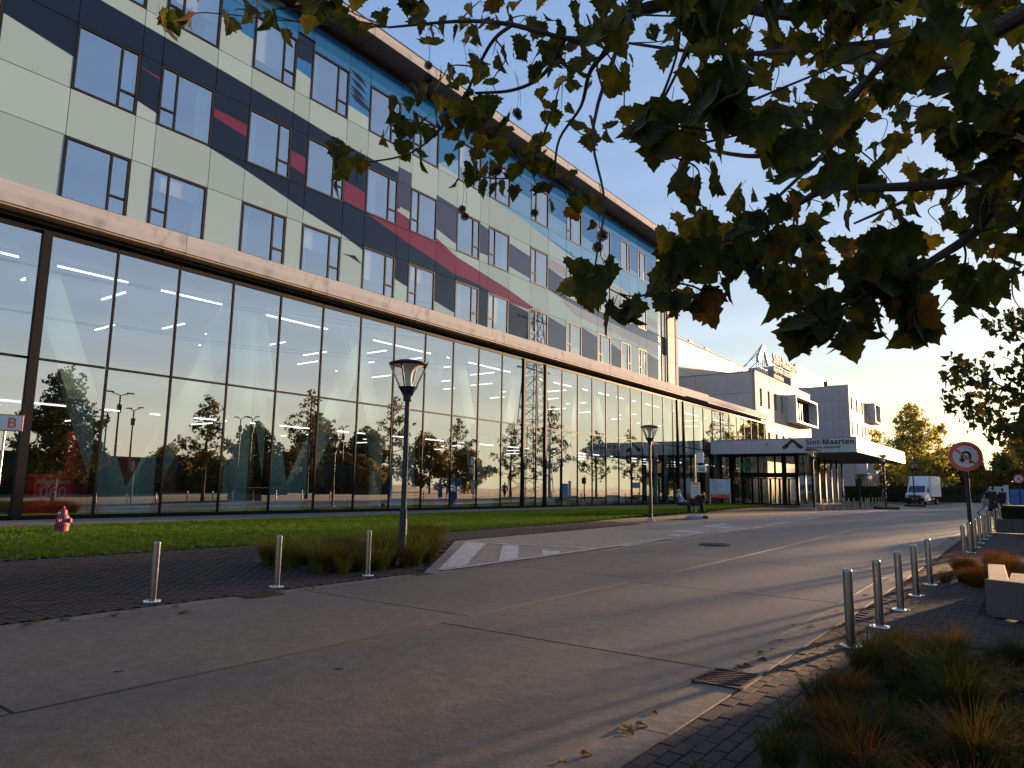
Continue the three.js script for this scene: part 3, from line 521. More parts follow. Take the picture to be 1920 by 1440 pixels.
// ---------------------------------------------------------------- white ward blocks beyond
function wallWithHoles(w, h, holes, depth) { const s = new THREE.Shape(); s.moveTo(0, 0); s.lineTo(w, 0); s.lineTo(w, h); s.lineTo(0, h); s.closePath(); for (const [a, b, c, d] of holes) { const p = new THREE.Path(); p.moveTo(a, c); p.lineTo(a, d); p.lineTo(b, d); p.lineTo(b, c); p.closePath(); s.holes.push(p); } return new THREE.ExtrudeGeometry(s, { depth, bevelEnabled: false }); }
function wardBlock(name, label, X, zf, zn, y0, yt, xBack, wins, oriels, panels) { // zf: near end, zn: far end
  const t = thing(name, label, 'building'), L = zf - zn, th = .35;
  // street wall, drawn along z then turned: u runs from the near end to the far end
  const g = wallWithHoles(L - .02, yt - y0, wins.map(([a, b, c, d]) => [a, b, c - y0, d - y0]), th); g.rotateY(Math.PI / 2); g.translate(X - th, y0, zf - .01); part('street_wall', [plain(g)], M.plaster, t);
  for (const [a, b, c, d] of wins) {
    const f = part('window', [box(.07, .07, b - a, X - .24, c + .035, zf - (a + b) / 2), box(.07, .07, b - a, X - .24, d - .035, zf - (a + b) / 2), box(.07, d - c - .14, .07, X - .24, (c + d) / 2, zf - a - .035), box(.07, d - c - .14, .07, X - .24, (c + d) / 2, zf - b + .035)], M.frame, t);
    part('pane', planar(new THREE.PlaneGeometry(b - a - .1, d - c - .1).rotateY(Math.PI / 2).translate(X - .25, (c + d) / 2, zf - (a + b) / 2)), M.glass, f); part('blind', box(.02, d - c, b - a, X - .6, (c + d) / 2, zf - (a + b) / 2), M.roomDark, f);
    part('sill', box(.14, .05, b - a + .1, X + .03, c - .026, zf - (a + b) / 2), M.white, f);
  }
  // end wall facing the camera, in panels
  const rowsY = panels.rows, W = X - th - xBack;
  for (let j = 0; j + 1 < rowsY.length; j++) { const cuts = panels.cuts[j % panels.cuts.length]; for (let i = 0; i + 1 < cuts.length; i++) part('end_panel', box((cuts[i + 1] - cuts[i]) * W - .03, rowsY[j + 1] - rowsY[j] - .03, .12, xBack + (cuts[i] + cuts[i + 1]) / 2 * W, (rowsY[j] + rowsY[j + 1]) / 2, zf - .07), panels.mat, t); }
  part('core', box(X - th - xBack - .1, yt - y0 - .1, L - .4, (X - th + xBack) / 2 - .4, (y0 + yt) / 2 - .05, (zf + zn) / 2 - .1), M.dark, t);
  part('roof', [box(X - xBack + .06, .12, L + .1, (X + xBack) / 2 + .03, yt + .06, (zf + zn) / 2)], M.plasterGrey, t);
  for (const [z0, z1, c, d, o] of oriels) {
    const th2 = .22, zc = -(z0 + z1) / 2, w = z1 - z0;
    const ob = part('oriel', [box(o, th2, w, X + o / 2, d - th2 / 2, zc), box(o, th2, w, X + o / 2, c + th2 / 2, zc), box(o, d - c - 2 * th2, th2, X + o / 2, (c + d) / 2, -z0 - th2 / 2), box(o, d - c - 2 * th2, th2, X + o / 2, (c + d) / 2, -z1 + th2 / 2)], M.white, t);
    part('pane', planar(new THREE.PlaneGeometry(w - .5, d - c - .5).rotateY(Math.PI / 2).translate(X + .1, (c + d) / 2, zc)), M.glass, ob);
    part('fin', range(.6, w - .5, 1.15).map((k) => box(.3, d - c - 2 * th2, .16, X + .22, (c + d) / 2, -z0 - k)), M.frame, ob);
  }
  return t;
}
const w1 = []; // ward block one: windows as [from the near end, to, sill, head]
for (const z of [84.0, 87.1, 90.0, 92.9]) w1.push([z - 82.4, z - 82.4 + .95, 11.5, 13.75]);
for (const z of [86.7, 89.8, 92.8, 95.8, 98.8, 102]) w1.push([z - 82.4, z - 82.4 + 1.0, 6.4, 8.65]);
wardBlock('ward_building', 'pale concrete ward block right behind the glass hall with rooftop lettering', -25.5, -82.4, -107.7, .4, 15.5, -44, w1, [[95.3, 106.6, 10.55, 14.15, 1.25]], { rows: [.4, 4.6, 7.6, 10.2, 13.0, 15.5], cuts: [[0, .3, .62, .83, 1], [0, .2, .45, .7, .9, 1]], mat: M.endWall });
const w2 = [], k2 = 1.205, up2 = (y) => 1.6 + (y - 1.6) * k2, win2 = (z, w, a, b) => w2.push([(z - 112) * k2, (z - 112 + w) * k2, up2(a), up2(b)]);
for (const z of [113.1, 117.0, 121.1, 124.6]) win2(z, 1.25, 13.75, 15.7);
for (const z of [112.9, 116.8, 120.4, 123.1, 125.8, 128.5, 131]) win2(z, 1, 10.1, 12.1);
for (const z of [113.4, 117, 119.8, 122.6, 125.4, 128.2, 131]) win2(z, 1, 6.2, 8.2);
for (const z of [113.4, 116.8, 119.4, 122, 124.6, 127.2, 129.8]) win2(z, .95, 1.5, 3.7);
wardBlock('ward_building', 'farther pale ward block standing behind the white entrance roof', -25.43, -135, -161, .2, 20.45, -35.4, w2, [[153.6, 159.8, up2(13.0), up2(16.2), 1.2], [137.6, 146.4, up2(4.3), up2(7.3), 1.9]], { rows: [.2, 4.2, 7.6, 11, 14.4, 17.8, 20.45], cuts: [[0, .35, .62, .86, 1], [0, .4, .75, 1]], mat: M.plasterGrey });
{ // taller clad blocks set back
  const a = thing('rear_building', 'long flat cream clad block behind the ward rooftops on the left', 'building');
  for (let z = 70; z < 111; z += 2.05) part('cladding_panel', box(.1, 9, 2.03, -36, 16.6, -(z + 1.02)), M.yellowClad, a);
  part('core', box(12, 20, 41, -42.2, 10.9, -90.5), M.plasterGrey, a); part('roof_edge', box(.4, .12, 41.2, -36, 21.16, -90.5), M.plasterGrey, a);
  for (const z of [90.5, 96.5]) part('vent', box(.9, .7, 1.1, -36.9, 21.5, -z), M.dark, a);
  const b = thing('rear_building', 'cream clad plant block rising behind the rooftop lettering', 'building');
  for (let z = 142; z < 166; z += 3.05) part('cladding_panel', box(.1, 9, 3.02, -36, 21.9, -(z + 1.52)), M.yellowClad, b);
  part('core', box(11.8, 26, 24.3, -42.1, 13.3, -154.2), M.plasterGrey, b); part('roof_edge', box(.3, .1, 24.6, -36, 26.46, -154.2), M.plasterGrey, b); part('flue', [cyl(.4, .4, 2.6, -31.5, 20.4, -146, 12)], M.dark, b);
  const c = thing('rooftop_plant_room', 'blue grey rooftop box standing behind the rooftop lettering', 'rooftop box');
  for (let k = 0; k < 5; k++) part('cladding_panel', box(1.78, 3.6, .1, -36 + .9 + k * 1.8, 17.35, -104), M.blueClad, c);
  part('core', box(8.9, 3.5, 3.2, -31.5, 17.3, -105.7), M.blueClad, c); part('lid', box(9.2, .1, 3.6, -31.5, 19.2, -105.7), M.plasterGrey, c);
}
{ // rooftop sign
  const t = thing('rooftop_sign', 'rooftop sign with cream roof emblem on a steel frame and hospital name letters', 'sign');
  const X = -25.75;
  const s = new THREE.Shape(); s.moveTo(-2.35, 1.0); s.bezierCurveTo(-2.5, 1.7, -1.6, 2.1, -1.1, 2.6); s.bezierCurveTo(-.7, 3.0, -.3, 3.3, 0, 3.3); s.bezierCurveTo(.4, 3.3, .8, 2.7, 1.3, 2.3); s.bezierCurveTo(1.9, 1.9, 2.6, 1.7, 2.4, 1.1); s.bezierCurveTo(1.7, .6, 1.1, 1.2, .7, 1.9); s.bezierCurveTo(.4, 2.4, .2, 2.45, 0, 2.45); s.bezierCurveTo(-.2, 2.4, -.5, 1.9, -.9, 1.4); s.bezierCurveTo(-1.4, .8, -1.9, .6, -2.35, 1.0);
  const e = new THREE.ExtrudeGeometry(s, { depth: .28, bevelEnabled: false, curveSegments: 8 }); e.rotateY(Math.PI / 2); e.translate(X, 16.1, -86.4); part('emblem', e, M.yellowClad, t);
  for (let k = 0; k < 6; k++) part('frame_post', bar(V(X - .1, 15.6, -84.4 - k * .8), V(X - .1, 17.6, -84.4 - k * .8), .04), M.steel, t);
  part('frame_rail', [bar(V(X - .1, 15.75, -84.3), V(X - .1, 15.75, -88.6), .04), bar(V(X - .1, 16.5, -84.3), V(X - .1, 16.5, -88.6), .03)], M.steel, t);
  for (const [z, y] of [[-85.2, 18.2], [-86.3, 19.2], [-87.4, 18.2]]) part('frame_brace', bar(V(X - .1, y, z), V(X - 3.2, 15.6, z), .045), M.steel, t);
  const put = (str, size, u, y, f) => { const g = text(str, size, .18, f); g.rotateY(Math.PI / 2); g.translate(X, y, -u); part('lettering', g, M.plaster, t); };
  put('Sint-Maarten', 1.32, 90.4, 17.75, font); put('algemeen ziekenhuis', .66, 90.4, 16.75, font); put('mechelen', .66, 90.4, 15.85, font);
  part('letter_rail', [bar(V(X - .05, 17.6, -90.2), V(X - .05, 17.6, -100.8), .04), bar(V(X - .05, 15.6, -92), V(X - .05, 17.7, -92), .04), bar(V(X - .05, 15.6, -99), V(X - .05, 17.7, -99), .04)], M.steel, t);
}
// ---------------------------------------------------------------- street furniture
// bollards: brushed tube with a domed cap on a round foot plate
function bollard(name, label, x, z, group, h = .8, r = .048) {
  const t = thing(name, label, 'bollard', [x, H(x, z), z], 0, group);
  const pts = [[0, h], [r * .5, h - .004], [r * .85, h - .012], [r, h - .03], [r, .01]].map(([a, b]) => new THREE.Vector2(a, b)).reverse();
  part('tube', new THREE.LatheGeometry(pts, 28), M.steel, t);
  part('foot_plate', cyl(.115, .11, .012, 0, .003, 0, 28), M.steelPlate, t);
  for (let k = 0; k < 3; k++) part('bolt', cyl(.012, .012, .012, Math.cos(k * 2.1 + .4) * .085, .014, Math.sin(k * 2.1 + .4) * .085, 6), M.steel, t);
  return t;
}
const b0 = bollard('bollard', 'nearest of the left kerb bollards, standing alone on the dark brick', -9.70, -5.05, 'left kerb bollards');
const bol = (x, z, label, group) => dup(b0, [x, H(x, z), z], x * 7 + z, label, group);
bol(-9.70, -7.0, 'left kerb bollard beside the drain grate, at the bed corner', 'left kerb bollards');
bol(-9.73, -8.91, 'left kerb bollard in front of the grass bed beside the lamp post', 'left kerb bollards');
['closest right bollard, its foot hidden by the near grasses', 'second right bollard, just behind the near grasses with a shining plate', 'third right bollard from the near grasses', 'fourth right bollard from the near grasses', 'fifth right bollard, last before the gap by the rusty grasses'].forEach((l, i) => bol([-1.68, -1.63, -1.62, -1.63, -1.61][i], [-8.35, -9.76, -11.34, -13.02, -14.68][i], l, 'right kerb bollards'));
[-20.6, -22.5, -24.4, -26.3, -28.2, -30, -31.7].forEach((z, i) => bol(-1.5 + .01 * i, z, ['right bollard just in front of the no U-turn post', 'right bollard touching the no U-turn post in the picture'][i] ?? `${['', '', 'first', 'second', 'third', 'fourth', 'fifth'][i]} bollard beyond the no U-turn post in the close row`, i < 2 ? 'bollards at the no U-turn sign' : 'row of bollards beyond the no U-turn sign'));
[-33.6, -36, -39, -46, -50].forEach((z) => bol(-1.35, z, 'far right bollard near the walking people', 'far right bollards'));
[[-11.5, -50.8], [-11.55, -52.9], [-11.9, -56.7], [-11.95, -59.3], [-12.05, -61.8], [-12.2, -64.6], [-11.1, -64.1]].forEach(([x, z]) => bol(x, z, 'bollard in the row before the entrance roof', 'bollards at the entrance'));
range(-70, -96, -3.2).forEach((z) => bol(mixn(-12.6, -14.5, (-z - 70) / 26), z, 'bollard beside the far lawn left of the truck', 'bollards by the far lawn'));
// lamps
function lamp(label, x, z, group) {
  const t = thing('street_lamp', label, 'street lamp', [x, H(x, z), z], .4, group), h = 4.2;
  part('pole', [cyl(.075, .075, 1.1, 0, 0, 0, 20), cyl(.058, .055, 2.25, 0, 1.1, 0, 20), cyl(.078, .062, .03, 0, 1.09, 0, 20)], M.post, t);
  part('base', [cyl(.17, .15, .09, 0, 0, 0, 24), cyl(.11, .085, .05, 0, .09, 0, 24)], M.plasterGrey, t);
  const head = part('lamp_head', [cyl(.095, .095, .14, 0, 3.35, 0, 24), ...range(0, 4, 1).map((k) => cyl(.10 + k * .024, .112 + k * .024, .022, 0, 3.49 + k * .034, 0, 28))], M.post, t);
  part('cover', new THREE.LatheGeometry([[0, 4.235], [.2, 4.22], [.40, 4.165], [.425, 4.14], [.40, 4.12], [.3, 4.15], [0, 4.16]].map((p) => new THREE.Vector2(...p)), 36), M.post, t);
  part('glass_cone', new THREE.LatheGeometry([[.20, 3.66], [.385, 4.115]].map((p) => new THREE.Vector2(...p)), 36), M.lampGlass, t);
  part('diffuser', new THREE.LatheGeometry([[.09, 3.66], [.075, 3.8], [.085, 3.95], [.17, 4.06], [.32, 4.115]].map((p) => new THREE.Vector2(...p)), 28), M.white, head);
  for (let k = 0; k < 4; k++) { const a = k * Math.PI / 2, c = Math.cos(a), s = Math.sin(a), b = beam(V(c * .085, 3.45, s * .085), V(c * .44, 4.17, s * .44), .022, .03, V(s, 0, -c)); part('arm', b, M.post, t); }
  part('access_door', box(.004, .32, .07, .075, .75, 0), M.dark, t);
  return t;
}
const L0 = lamp('nearest street lamp with a glazed cone head, by the left grass bed', -10.55, -10.58, 'street lamps');
dup(L0, [-13.72, H(-13.72, -29), -29.01], 1.1, 'street lamp at the lawn edge left of the seated men', 'street lamps');
const LA = dup(L0, [-12.21, H(-12.2, -51.5), -51.54], .2, 'street lamp in front of the roof lettering at the entrance', 'street lamps');
for (const [x, z, l] of [[-9.44, -62.08, 'street lamp on a dark block below the bright roof corner'], [-9.43, -78.41, 'street lamp on a dark block standing before the truck']]) { const q = dup(L0, [x, H(x, z), z], .7, l, 'street lamps'); part('ballast_block', rbox(1.5, .2, 1.1, 0, .1, 0, .03), M.dark, q); }
// round no U-turn signs
function noTurn(label, x, z, yc, r, turn) {
  const t = thing('no_u_turn_sign', label, 'road sign', [x, H(x, z), z], turn), y = yc;
  part('pole', cyl(.055, .055, y + r * .7, 0, 0, -.06, 18), M.post, t);
  const disc = part('disc', (() => { const g = new THREE.CylinderGeometry(r, r, .02, 56); g.rotateX(Math.PI / 2); g.translate(0, y, 0); return planar(plain(g)); })(), M.signRed, t);
  const inner = new THREE.CylinderGeometry(r * .735, r * .735, .006, 48); inner.rotateX(Math.PI / 2); inner.translate(0, y, .0125); part('white_field', inner, M.signWhite, t);
  const k = r / .4, s = new THREE.Shape(); // arrow that goes up, over and down to the left
  s.moveTo(.135 * k, -.185 * k); s.lineTo(.135 * k, .03 * k); s.absarc(.015 * k, .03 * k, .12 * k, 0, Math.PI, false); s.lineTo(-.105 * k, -.06 * k); s.lineTo(-.165 * k, -.06 * k); s.lineTo(-.075 * k, -.175 * k); s.lineTo(.015 * k, -.06 * k); s.lineTo(-.045 * k, -.06 * k); s.lineTo(-.045 * k, .03 * k); s.absarc(.015 * k, .03 * k, .06 * k, Math.PI, 0, true); s.lineTo(.075 * k, -.185 * k); s.closePath();
  const a = new THREE.ExtrudeGeometry(s, { depth: .004, bevelEnabled: false, curveSegments: 20 }); a.translate(0, y, .0165); part('arrow', a, M.black, t);
  const b = new THREE.BoxGeometry(r * 1.56, r * .135, .004); b.rotateZ(-Math.PI / 4.3); b.translate(0, y, .0235); part('diagonal_bar', b, M.signRed, t);
  part('clamp', [box(.16, .05, .06, 0, y + r * .4, -.035), box(.16, .05, .06, 0, y - r * .4, -.035)], M.steel, t);
  return t;
}
noTurn('large round no U-turn sign on a dark post by the right bollards', -1.46, -22.72, 2.53, .40, 8 * R);
noTurn('small far no U-turn sign at the right edge of the picture', -1.0, -70, 2.55, .36, 6 * R);
{ // stop plate with a red letter at the left edge
  const t = thing('letter_sign', 'white plate with a red letter B on a thin pole at the left edge', 'sign', [-15.25, H(-15.25, -4.9), -4.9], 60 * R);
  part('pole', cyl(.022, .022, 2.36, 0, 0, -.03, 12), M.steel, t); part('plate', rbox(.56, .31, .02, 0, 2.49, 0, .009, 3), M.signRed, t); part('white_field', rbox(.52, .27, .012, 0, 2.49, .007, .005, 3), M.signWhite, t);
  const g = text('B', .19, .004); g.translate(.02, 2.40, .0135); part('lettering', g, M.signRed, t);
}
{ // pink hydrant
  const t = thing('fire_hydrant', 'pink fire hydrant at the edge of the lawn before the glass hall', 'hydrant', [-20.02, H(-20.02, -7.93), -7.93], 35 * R);
  const pink = phys(col(.23, .035, .075), .6, { clearcoat: .15, map: texPlaster }), dk = phys(col(.30, .03, .07), .5);
  part('body', new THREE.LatheGeometry([[0, 0], [.15, 0], [.15, .03], [.16, .05], [.16, .17], [.175, .18], [.175, .21], [.15, .22], [.135, .36], [.145, .40], [.115, .44], [.09, .47], [.09, .54], [.075, .58], [.03, .60], [.025, .63], [0, .63]].map((p) => new THREE.Vector2(...p)), 28), pink, t);
  for (const a of [0, 1.75, 3.4]) { const g = cyl(.07, .07, .10, 0, -.05, 0, 18); g.rotateX(Math.PI / 2); g.translate(0, .31, .11); g.rotateY(a); part('outlet', g, pink, t); const c = cyl(.062, .055, .03, 0, 0, 0, 6); c.rotateX(Math.PI / 2); c.translate(0, .31, .18); c.rotateY(a); part('outlet_cap', c, dk, t); }
  part('top_nut', cyl(.03, .03, .04, 0, .62, 0, 5), dk, t); part('label_plate', box(.07, .05, .006, -.03, .50, .101), M.signWhite, t);
}
{ // directory sign, bus stop, back of a sign
  const q = [-22.95, .40, -63.0], t = thing('directory_sign', 'white directory board on two legs with a red band, before the entrance', 'sign', q, 18 * R);
  for (const s of [-1, 1]) part('leg', box(.09, 2.3, .09, s * .86, 1.13, 0), M.white, t);
  part('board', box(1.62, 1.66, .06, 0, 1.38, 0), std(col(.50, .58, .66), .5), t); part('red_band', box(1.62, .3, .064, 0, .7, .002), M.red, t); part('pale_band', box(1.62, .22, .063, 0, .97, .001), std(col(.35, .50, .47), .5), t);
  for (let k = 0; k < 6; k++) { const g = text(['Inkom', 'Bezoekers', 'Raadpleging', 'Onthaal', 'Parking', 'Spoed'][k], .11, .006, fontR); g.translate(-.7, [2.05, 1.84, 1.62, 1.42, 1.22, .66][k], .036); part('lettering', g, k === 5 ? M.signWhite : M.dark, t); const a = new THREE.CylinderGeometry(.05, .05, .006, 3); a.rotateX(Math.PI / 2); a.translate(.66, [2.1, 1.89, 1.67, 1.47, 1.27, .71][k], .036); part('arrow', a, k === 5 ? M.signWhite : M.dark, t); }
  const b = thing('bus_stop', 'bus stop pole with two flag plates and a yellowish timetable case behind the seated men', 'bus stop', [-16.02, H(-16, -39.9), -39.94], 25 * R);
  part('pole', cyl(.045, .045, 3.35, 0, 0, 0, 14), std(col(.50, .42, .20), .5), b);
  part('flag_plate', rbox(.42, .62, .04, .3, 3.15, 0, .015), M.signWhite, b); part('flag_plate', rbox(.52, .40, .04, .36, 2.5, 0, .015), M.signWhite, b);
  for (let k = 0; k < 3; k++) part('printed_line', box(.36, .045, .004, .36, 2.4 + k * .08, .0225), M.dark, b);
  part('timetable_case', rbox(.55, .95, .07, -.02, 1.25, .06, .02), std(col(.55, .45, .25), .45), b); part('timetable_sheet', box(.40, .72, .004, -.02, 1.25, .099), M.signWhite, b); part('heading', box(.40, .14, .006, -.02, 1.62, .1), std(col(.55, .40, .05), .5), b); for (let k = 0; k < 4; k++) part('printed_line', box(.30, .03, .004, -.02, 1.05 + k * .12, .103), M.dark, b);
  const r = thing('square_sign', 'back of a square sign on a rusty brown post before the far lawn', 'sign', [-11.51, H(-11.5, -63), -63.3], 0);
  part('pole', cyl(.06, .06, 2.55, 0, 0, 0, 12), M.rust, r); part('plate', rbox(.5, .62, .03, 0, 2.05, .07, .012), M.rust, r);
}
{ // drains and cover in the road
  function grate(label, x, z) {
    const t = thing('drain_grate', label, 'drain', [x, H(x, z) + .006, z]);
    part('frame', [box(.42, .03, .03, 0, 0, .26), box(.42, .03, .03, 0, 0, -.26), box(.03, .03, .49, .2, 0, 0), box(.03, .03, .49, -.2, 0, 0)], M.rust, t);
    for (let k = 0; k < 7; k++) part('bar', box(.40, .026, .028, 0, -.001, -.21 + k * .07, .5), M.rust, t);
    part('pit', box(.38, .004, .49, 0, .0005, 0), M.black, t);
  }
  grate('rusty drain grate in the left gutter beside the second bollard', -9.16, -6.32); grate('rusty drain grate in the right gutter by the near grasses', -2.24, -6.2);
  const m = thing('manhole_cover', 'round manhole cover in the road beyond the stripes', 'manhole', [-7.5, H(-7.5, -20) + .004, -20.04]);
  part('rim', new THREE.TorusGeometry(.42, .03, 6, 40).rotateX(Math.PI / 2), M.rust, m); part('lid', cyl(.40, .40, .014, 0, 0, 0, 40), M.rust, m);
  for (let k = 0; k < 6; k++) part('rib', box(.7 - Math.abs(k - 2.5) * .1, .006, .04, 0, .017, -.3 + k * .12), M.dark, m);
  for (const [x, z, l] of [[-5.05, -4.35, 'dark round spot cover in the near road'], [-6.4, -3.1, 'tiny dark spot cover in the near road left of the other']]) { const s = thing('valve_cover', l, 'valve cover', [x, H(x, z) + .001, z]); part('lid', cyl(.045, .04, .006, 0, 0, 0, 18), M.dark, s); }
  const leaf = thing('fallen_leaf', 'dry fallen leaf lying on the near road by the left gutter', 'leaf', [-8.56, .012, -4.87], 1); leaf.userData.later = true;
  const st = new THREE.IcosahedronGeometry(.3, 2), p = st.attributes.position; const r = rng(8);
  for (let i = 0; i < p.count; i++) { const k = 1 + .35 * (nB(p.getX(i) * .8 + .5, p.getY(i) * .8 + p.getZ(i) * .6) - .5); p.setXYZ(i, p.getX(i) * k * 1.5, Math.max(-.02, p.getY(i) * k * .6), p.getZ(i) * k); } st.computeVertexNormals();
  const k1 = thing('kerb_rock', 'pale rock lying at the pavement edge before the seated men', 'rock', [-13.3, H(-13.3, -32.9), -32.88]); part('stone', planar(plain(st.clone())), M.conc, k1);
  const k2 = thing('kerb_rock', 'smaller brownish rock beside the pale rock at the pavement edge', 'rock', [-13.05, H(-13, -33.6), -33.7], 2); part('stone', planar(plain(st.clone().scale(.6, .7, .6))), M.soil, k2);
}
{ // concrete planters on the right
  function planter(label, x, z, pts, h, th) {
    const t = thing('concrete_planter', label, 'planter', [x, H(x, z), z]);
    for (let i = 0; i + 1 < pts.length; i++) { const a = V(pts[i][0], 0, pts[i][1]), b = V(pts[i + 1][0], 0, pts[i + 1][1]), L = a.distanceTo(b), n = Math.max(1, Math.round(L / 1.5)); for (let k = 0; k < n; k++) { const g = new RoundedBoxGeometry(L / n - .008, h, th, 2, .015); g.translate(L / n * (k + .5), h / 2, 0); g.rotateY(-Math.atan2(b.z - a.z, b.x - a.x)); g.translate(a.x, -.01 * i, a.z); part('wall_segment', planar(plain(g)), M.planter, t); } }
    return t;
  }
  const p = planter('low concrete planter wall at the right edge, grasses behind it', -.60, -11.7, [[0, 0], [1.1, .5], [3.5, 1.6]], .48, .22);
  const g = new RoundedBoxGeometry(2.6, .46, .24, 2, .015); g.rotateY(Math.PI / 2 + .05); g.translate(.05, .235, -1.35); part('wall_segment', planar(plain(g)), M.planter, p);
  part('soil_fill', box(3.4, .1, 2.4, 1.9, .33, -1.0), M.soil, p);
  bedStuff('dark grasses in the concrete planter', grassClump(12, 90, .35), cm.rust, 26, (r) => [-.2 + 2.4 * r(), -12.0 - 1.9 * r()], 41, .7, 1.1);
  const p2 = planter('far concrete planter with clipped dark shrubs on it', -1.3, -32.4, [[0, 0], [4.2, 0]], .5, .25);
  part('shrub', rbox(3.4, .55, 2.2, 1.9, .72, -1.4, .12), leafMat([.035, .045, .014], .2), p2);
}
// ---------------------------------------------------------------- box truck
{
  const t = thing('box_truck', 'white box truck parked facing the camera below the golden tree', 'truck', [-10.95, H(-10.9, -93), -93.2], -8 * R);
  const wh = phys(col(.72, .73, .76), .35, { clearcoat: .6 }), bx = std(col(.70, .68, .65), .5);
  part('cargo_box', rbox(2.25, 2.35, 4.2, 0, 2.08, -3.6, .03), bx, t); part('wind_deflector', (() => { const s = new THREE.Shape(); s.moveTo(0, 0); s.lineTo(1.0, 0); s.lineTo(.05, 1.0); s.lineTo(0, 1.0); const g = new THREE.ExtrudeGeometry(s, { depth: 1.9, bevelEnabled: true, bevelSize: .03, bevelThickness: .03, bevelSegments: 2 }); g.rotateY(-Math.PI / 2); g.translate(.95, 2.2, -1.5); return planar(plain(g)); })(), wh, t);
  const prof = new THREE.Shape(); prof.moveTo(-1.6, .5); prof.lineTo(.75, .42); prof.lineTo(.85, .55); prof.lineTo(.82, 1.0); prof.lineTo(.70, 1.18); prof.lineTo(.05, 1.36); prof.lineTo(-.50, 2.16); prof.lineTo(-.75, 2.26); prof.lineTo(-1.6, 2.28); prof.closePath();
  const cab = new THREE.ExtrudeGeometry(prof, { depth: 1.86, bevelEnabled: true, bevelSize: .05, bevelThickness: .06, bevelSegments: 3 }); cab.rotateY(-Math.PI / 2); cab.translate(.93, 0, 0); const body = part('cab', planar(plain(cab)), wh, t);
  const wsh = quads([[V(-.86, 1.42, .11), V(.86, 1.42, .11), V(.80, 2.12, -.38), V(-.80, 2.12, -.38)]]); part('windscreen', wsh, phys(col(.015, .02, .03), .06, { clearcoat: 1 }), t);
  for (const s of [-1, 1]) {
    part('side_window', quads([[V(s * 1.0, 1.42, -.1), V(s * 1.0, 1.42, -1.1), V(s * 1.0, 2.08, -1.1), V(s * 1.0, 2.08, -.55)]]), M.dark, t);
    part('headlight', rbox(.28, .26, .16, s * .76, 1.0, .80, .06), M.lampGlass, t);
    part('mirror', rbox(.14, .36, .14, s * 1.16, 1.55, -.02, .05), M.dark, t);
    for (const z of [-.05, -4.3]) { const g = new THREE.CylinderGeometry(.35, .35, .22, 26); g.rotateZ(Math.PI / 2); g.translate(s * .88, .35, z); const w = part('wheel', planar(plain(g)), M.tyre, t); const h = new THREE.CylinderGeometry(.2, .18, .02, 18); h.rotateZ(Math.PI / 2); h.translate(s * 1.0, .35, z); part('hub', planar(plain(h)), M.steel, w); }
  }
  part('bumper', rbox(1.98, .42, .3, 0, .58, .80, .08), M.dark, t); part('grille', rbox(1.25, .24, .1, 0, .94, .86, .03), M.dark, t); part('number_plate', box(.5, .11, .02, 0, .60, .962), M.signWhite, t);
  part('chassis', box(1.0, .25, 5.2, 0, .65, -3.0), M.dark, t); part('wiper', [bar(V(-.5, 1.42, .14), V(.1, 1.5, .08), .012)], M.dark, t);
}
// ---------------------------------------------------------------- people
function blob(bones, cell, k = .03) { // joined tapered capsules as one skin: [ax,ay,az,ra, bx,by,bz,rb]
  const lo = V(1e9, 1e9, 1e9), hi = V(-1e9, -1e9, -1e9);
  for (const b of bones) for (const o of [0, 4]) { const r = b[o + 3] + .06; lo.min(V(b[o] - r, b[o + 1] - r, b[o + 2] - r)); hi.max(V(b[o] + r, b[o + 1] + r, b[o + 2] + r)); }
  const c = lo.clone().add(hi).multiplyScalar(.5), half = Math.max(hi.x - lo.x, hi.y - lo.y, hi.z - lo.z) / 2 + cell * 2, N = Math.ceil(2 * half / cell);
  const mc = new MarchingCubes(N, M.white, false, false, 120000); mc.isolation = 0;
  const field = mc.field, hs = N / 2; let i = 0;
  for (let z = 0; z < N; z++) for (let y = 0; y < N; y++) for (let x = 0; x < N; x++, i++) {
    const px = c.x + (x - hs) / hs * half, py = c.y + (y - hs) / hs * half, pz = c.z + (z - hs) / hs * half; let d = 1e3;
    for (const b of bones) {
      const ex = b[4] - b[0], ey = b[5] - b[1], ez = b[6] - b[2], qx = px - b[0], qy = py - b[1], qz = pz - b[2], t = Math.min(1, Math.max(0, (qx * ex + qy * ey + qz * ez) / (ex * ex + ey * ey + ez * ez + 1e-9)));
      const dd = Math.hypot(qx - ex * t, qy - ey * t, qz - ez * t) - (b[3] + (b[7] - b[3]) * t), h = Math.max(0, k - Math.abs(d - dd)) / k; d = Math.min(d, dd) - h * h * k * .25;
    }
    field[i] = -d;
  }
  mc.update();
  const n = mc.count ?? mc.geometry.drawRange.count, P = new Float32Array(mc.positionArray.slice(0, n * 3)), Nn = new Float32Array(mc.normalArray.slice(0, n * 3));
  for (let j = 0; j < n; j++) { P[3 * j] = P[3 * j] * half + c.x; P[3 * j + 1] = P[3 * j + 1] * half + c.y; P[3 * j + 2] = P[3 * j + 2] * half + c.z; }
  const g = new THREE.BufferGeometry(); g.setAttribute('position', new THREE.BufferAttribute(P, 3)); g.setAttribute('normal', new THREE.BufferAttribute(Nn, 3)); return planar(g);
}
const bone = (a, ra, b, rb) => [...a, ra, ...b, rb];
const cloth = (r, g, b) => std(col(r, g, b), .85);
const skin = std(col(.42, .25, .17), .6), hairM = { grey: cloth(.35, .34, .33), dark: cloth(.02, .016, .013), fair: cloth(.35, .26, .15) };
